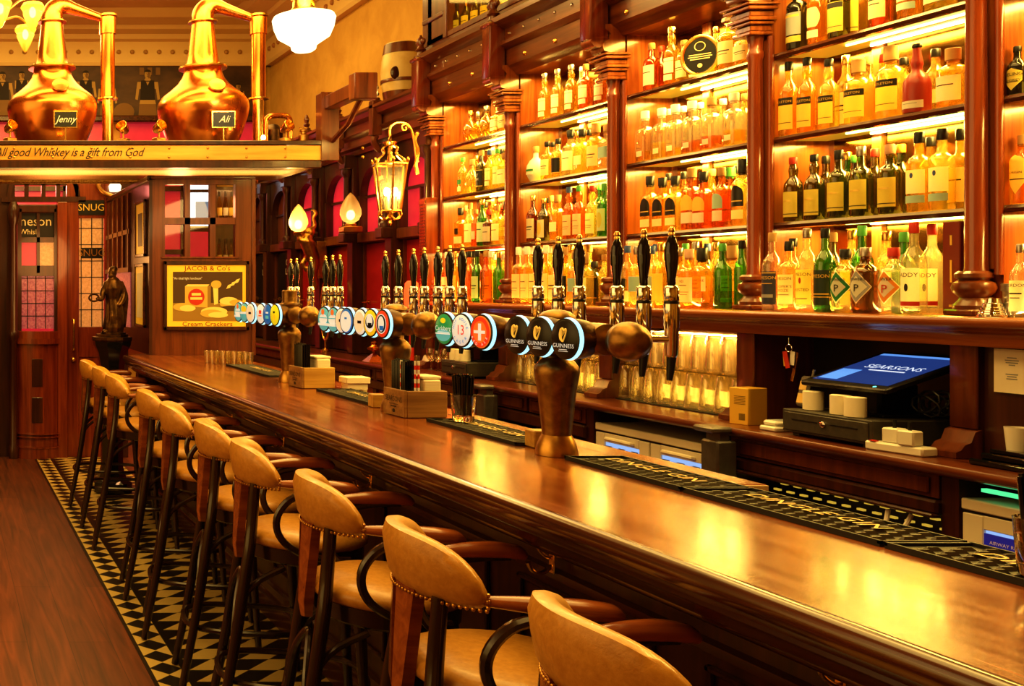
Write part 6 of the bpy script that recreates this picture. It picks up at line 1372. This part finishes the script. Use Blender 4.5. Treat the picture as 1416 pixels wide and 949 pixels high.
# ------------------------------------------------------------------ light, camera, view
size_to(.92)
for bname, (y0, y1) in BAYS.items():
    for z in SH: area('shelf_light', (4.26, (y0+y1)/2, z-.035), (0,0,0), .1, y1-y0-.1, 13.5, (1,.66,.13))
    area('shelf_light', (4.16, (y0+y1)/2, 3.10), (0,0,0), .1, y1-y0-.1, 9, (1,.62,.11))
    area('label_fill_light', (3.94, (y0+y1)/2, 3.08), (0,radians(22),0), .04, y1-y0-.25, 8.5, (1,.68,.16))  # added under the cornice to brighten the bottle labels
    area('shelf_light', (4.0, (y0+y1)/2, 1.515), (pi,radians(-15),0), .02, y1-y0-.2, 1.5, (1,.6,.2))
for bname in ('B','C'):
    y0, y1 = BAYS[bname]
    area('rack_light', (4.22, (y0+y1)/2, 1.37), (0,radians(10),0), .1, y1-y0-.1, 9, (1,.68,.22))
size_to(1)
area('ceiling_fill', (1.0, 3.5, 4.85), (0,0,0), 3.0, 6.0, 190, (1,.66,.18))  # unseen overhead area lights, a warm fill for the whole room
area('ceiling_fill', (1.0, 10.0, 4.85), (0,0,0), 4.0, 3.0, 170, (1,.70,.20))
area('left_side_fill', (-3.5, 4.0, 3.2), (0,radians(-65),0), 2.5, 6.0, 75, (1,.66,.22))  # unseen fill from the left for the bar front
area('low_side_fill', (-2.5, 3.0, 1.5), (0,radians(-85),0), 1.2, 6.0, 28, (1,.66,.18))  # added low fill for the stools and bar front
size_to(.92)
area('cupboard_light', (4.15, 7.2, 4.6), (0,0,0), .15, 2.0, 22, (1,.72,.08))
size_to(1)
point('globe_light', (2.312, 6.5, 3.2), 45, (1,.68,.3), .15)
size_to(.92)
point('lantern_light', (3.66, 8.3, 2.40), 14, (1,.66,.25), .03)
size_to(1)
point('chandelier_light', (.6, 9.1, 3.9), 30, (1,.66,.2), .1)
size_to(.92)
point('red_lamp_light', (3.8, 8.05, 1.62), 6, (1,.12,.03), .04)
point('figure_lamp_light', (3.75, 10.9, 2.3), 5, (1,.7,.3), .05)
size_to(1)
point('door_fill', (1.0, 8.9, 1.9), 18, (1,.48,.14), .3)  # added to brighten the snug door and its glass
point('snug_light', (.9, 11.0, 2.8), 22, (1,.25,.2), .2)
area('platform_light', (1.2, 7.6, 3.9), (radians(35),0,0), 3.0, .3, 26, (1,.68,.18))
area('cornice_key', (2.3, 5.5, 4.5), (0,radians(40),0), 1.0, 6.0, 95, (1,.66,.16))  # added key for golden highlights on cornice mouldings
area('aisle_fill', (2.3, 4.8, 2.3), (0,radians(70),0), .3, 3.5, 14, (1,.72,.28))  # added to brighten the coolers and back counter front
area('fascia_fill', (1.0, 6.3, 3.5), (radians(65),0,0), 3.0, .3, 24, (1,.68,.16))  # added in front of the platform to brighten its brass fascia
area('underside_fill', (1.2, 7.9, 2.47), (pi,0,0), 3.0, .3, 8, (1,.6,.16))  # added below the platform to brighten the woven underside
w = bpy.data.worlds.new('room_air'); SC.world = w; w.use_nodes = True
w.node_tree.nodes['Background'].inputs['Color'].default_value = (.6,.3,.1,1); w.node_tree.nodes['Background'].inputs['Strength'].default_value = .08
cam = bpy.data.cameras.new('camera'); co = bpy.data.objects.new('camera', cam); COL.objects.link(co)
co.location = (0, 0, 1.61); co.rotation_euler = (pi/2, 0, 0)
cam.sensor_fit = 'HORIZONTAL'; cam.sensor_width = 36; cam.lens = 1400/1416*36
cam.shift_x = (708+78)/1416; cam.shift_y = -(474.5-398)/1416
cam.clip_start = .05; cam.clip_end = 60
SC.camera = co
SC.view_settings.view_transform = 'Standard'; SC.view_settings.look = 'Medium High Contrast'; SC.view_settings.exposure = 0.0; SC.view_settings.gamma = 1.0
cy = SC.cycles
cy.use_denoising = True
try: cy.denoiser = 'OPENIMAGEDENOISE'
except Exception: pass
cy.max_bounces = 10; cy.diffuse_bounces = 3; cy.glossy_bounces = 4; cy.transmission_bounces = 8; cy.transparent_max_bounces = 40
cy.sample_clamp_indirect = 6; cy.caustics_reflective = False; cy.caustics_refractive = False
cy.use_adaptive_sampling = True; cy.adaptive_threshold = .02
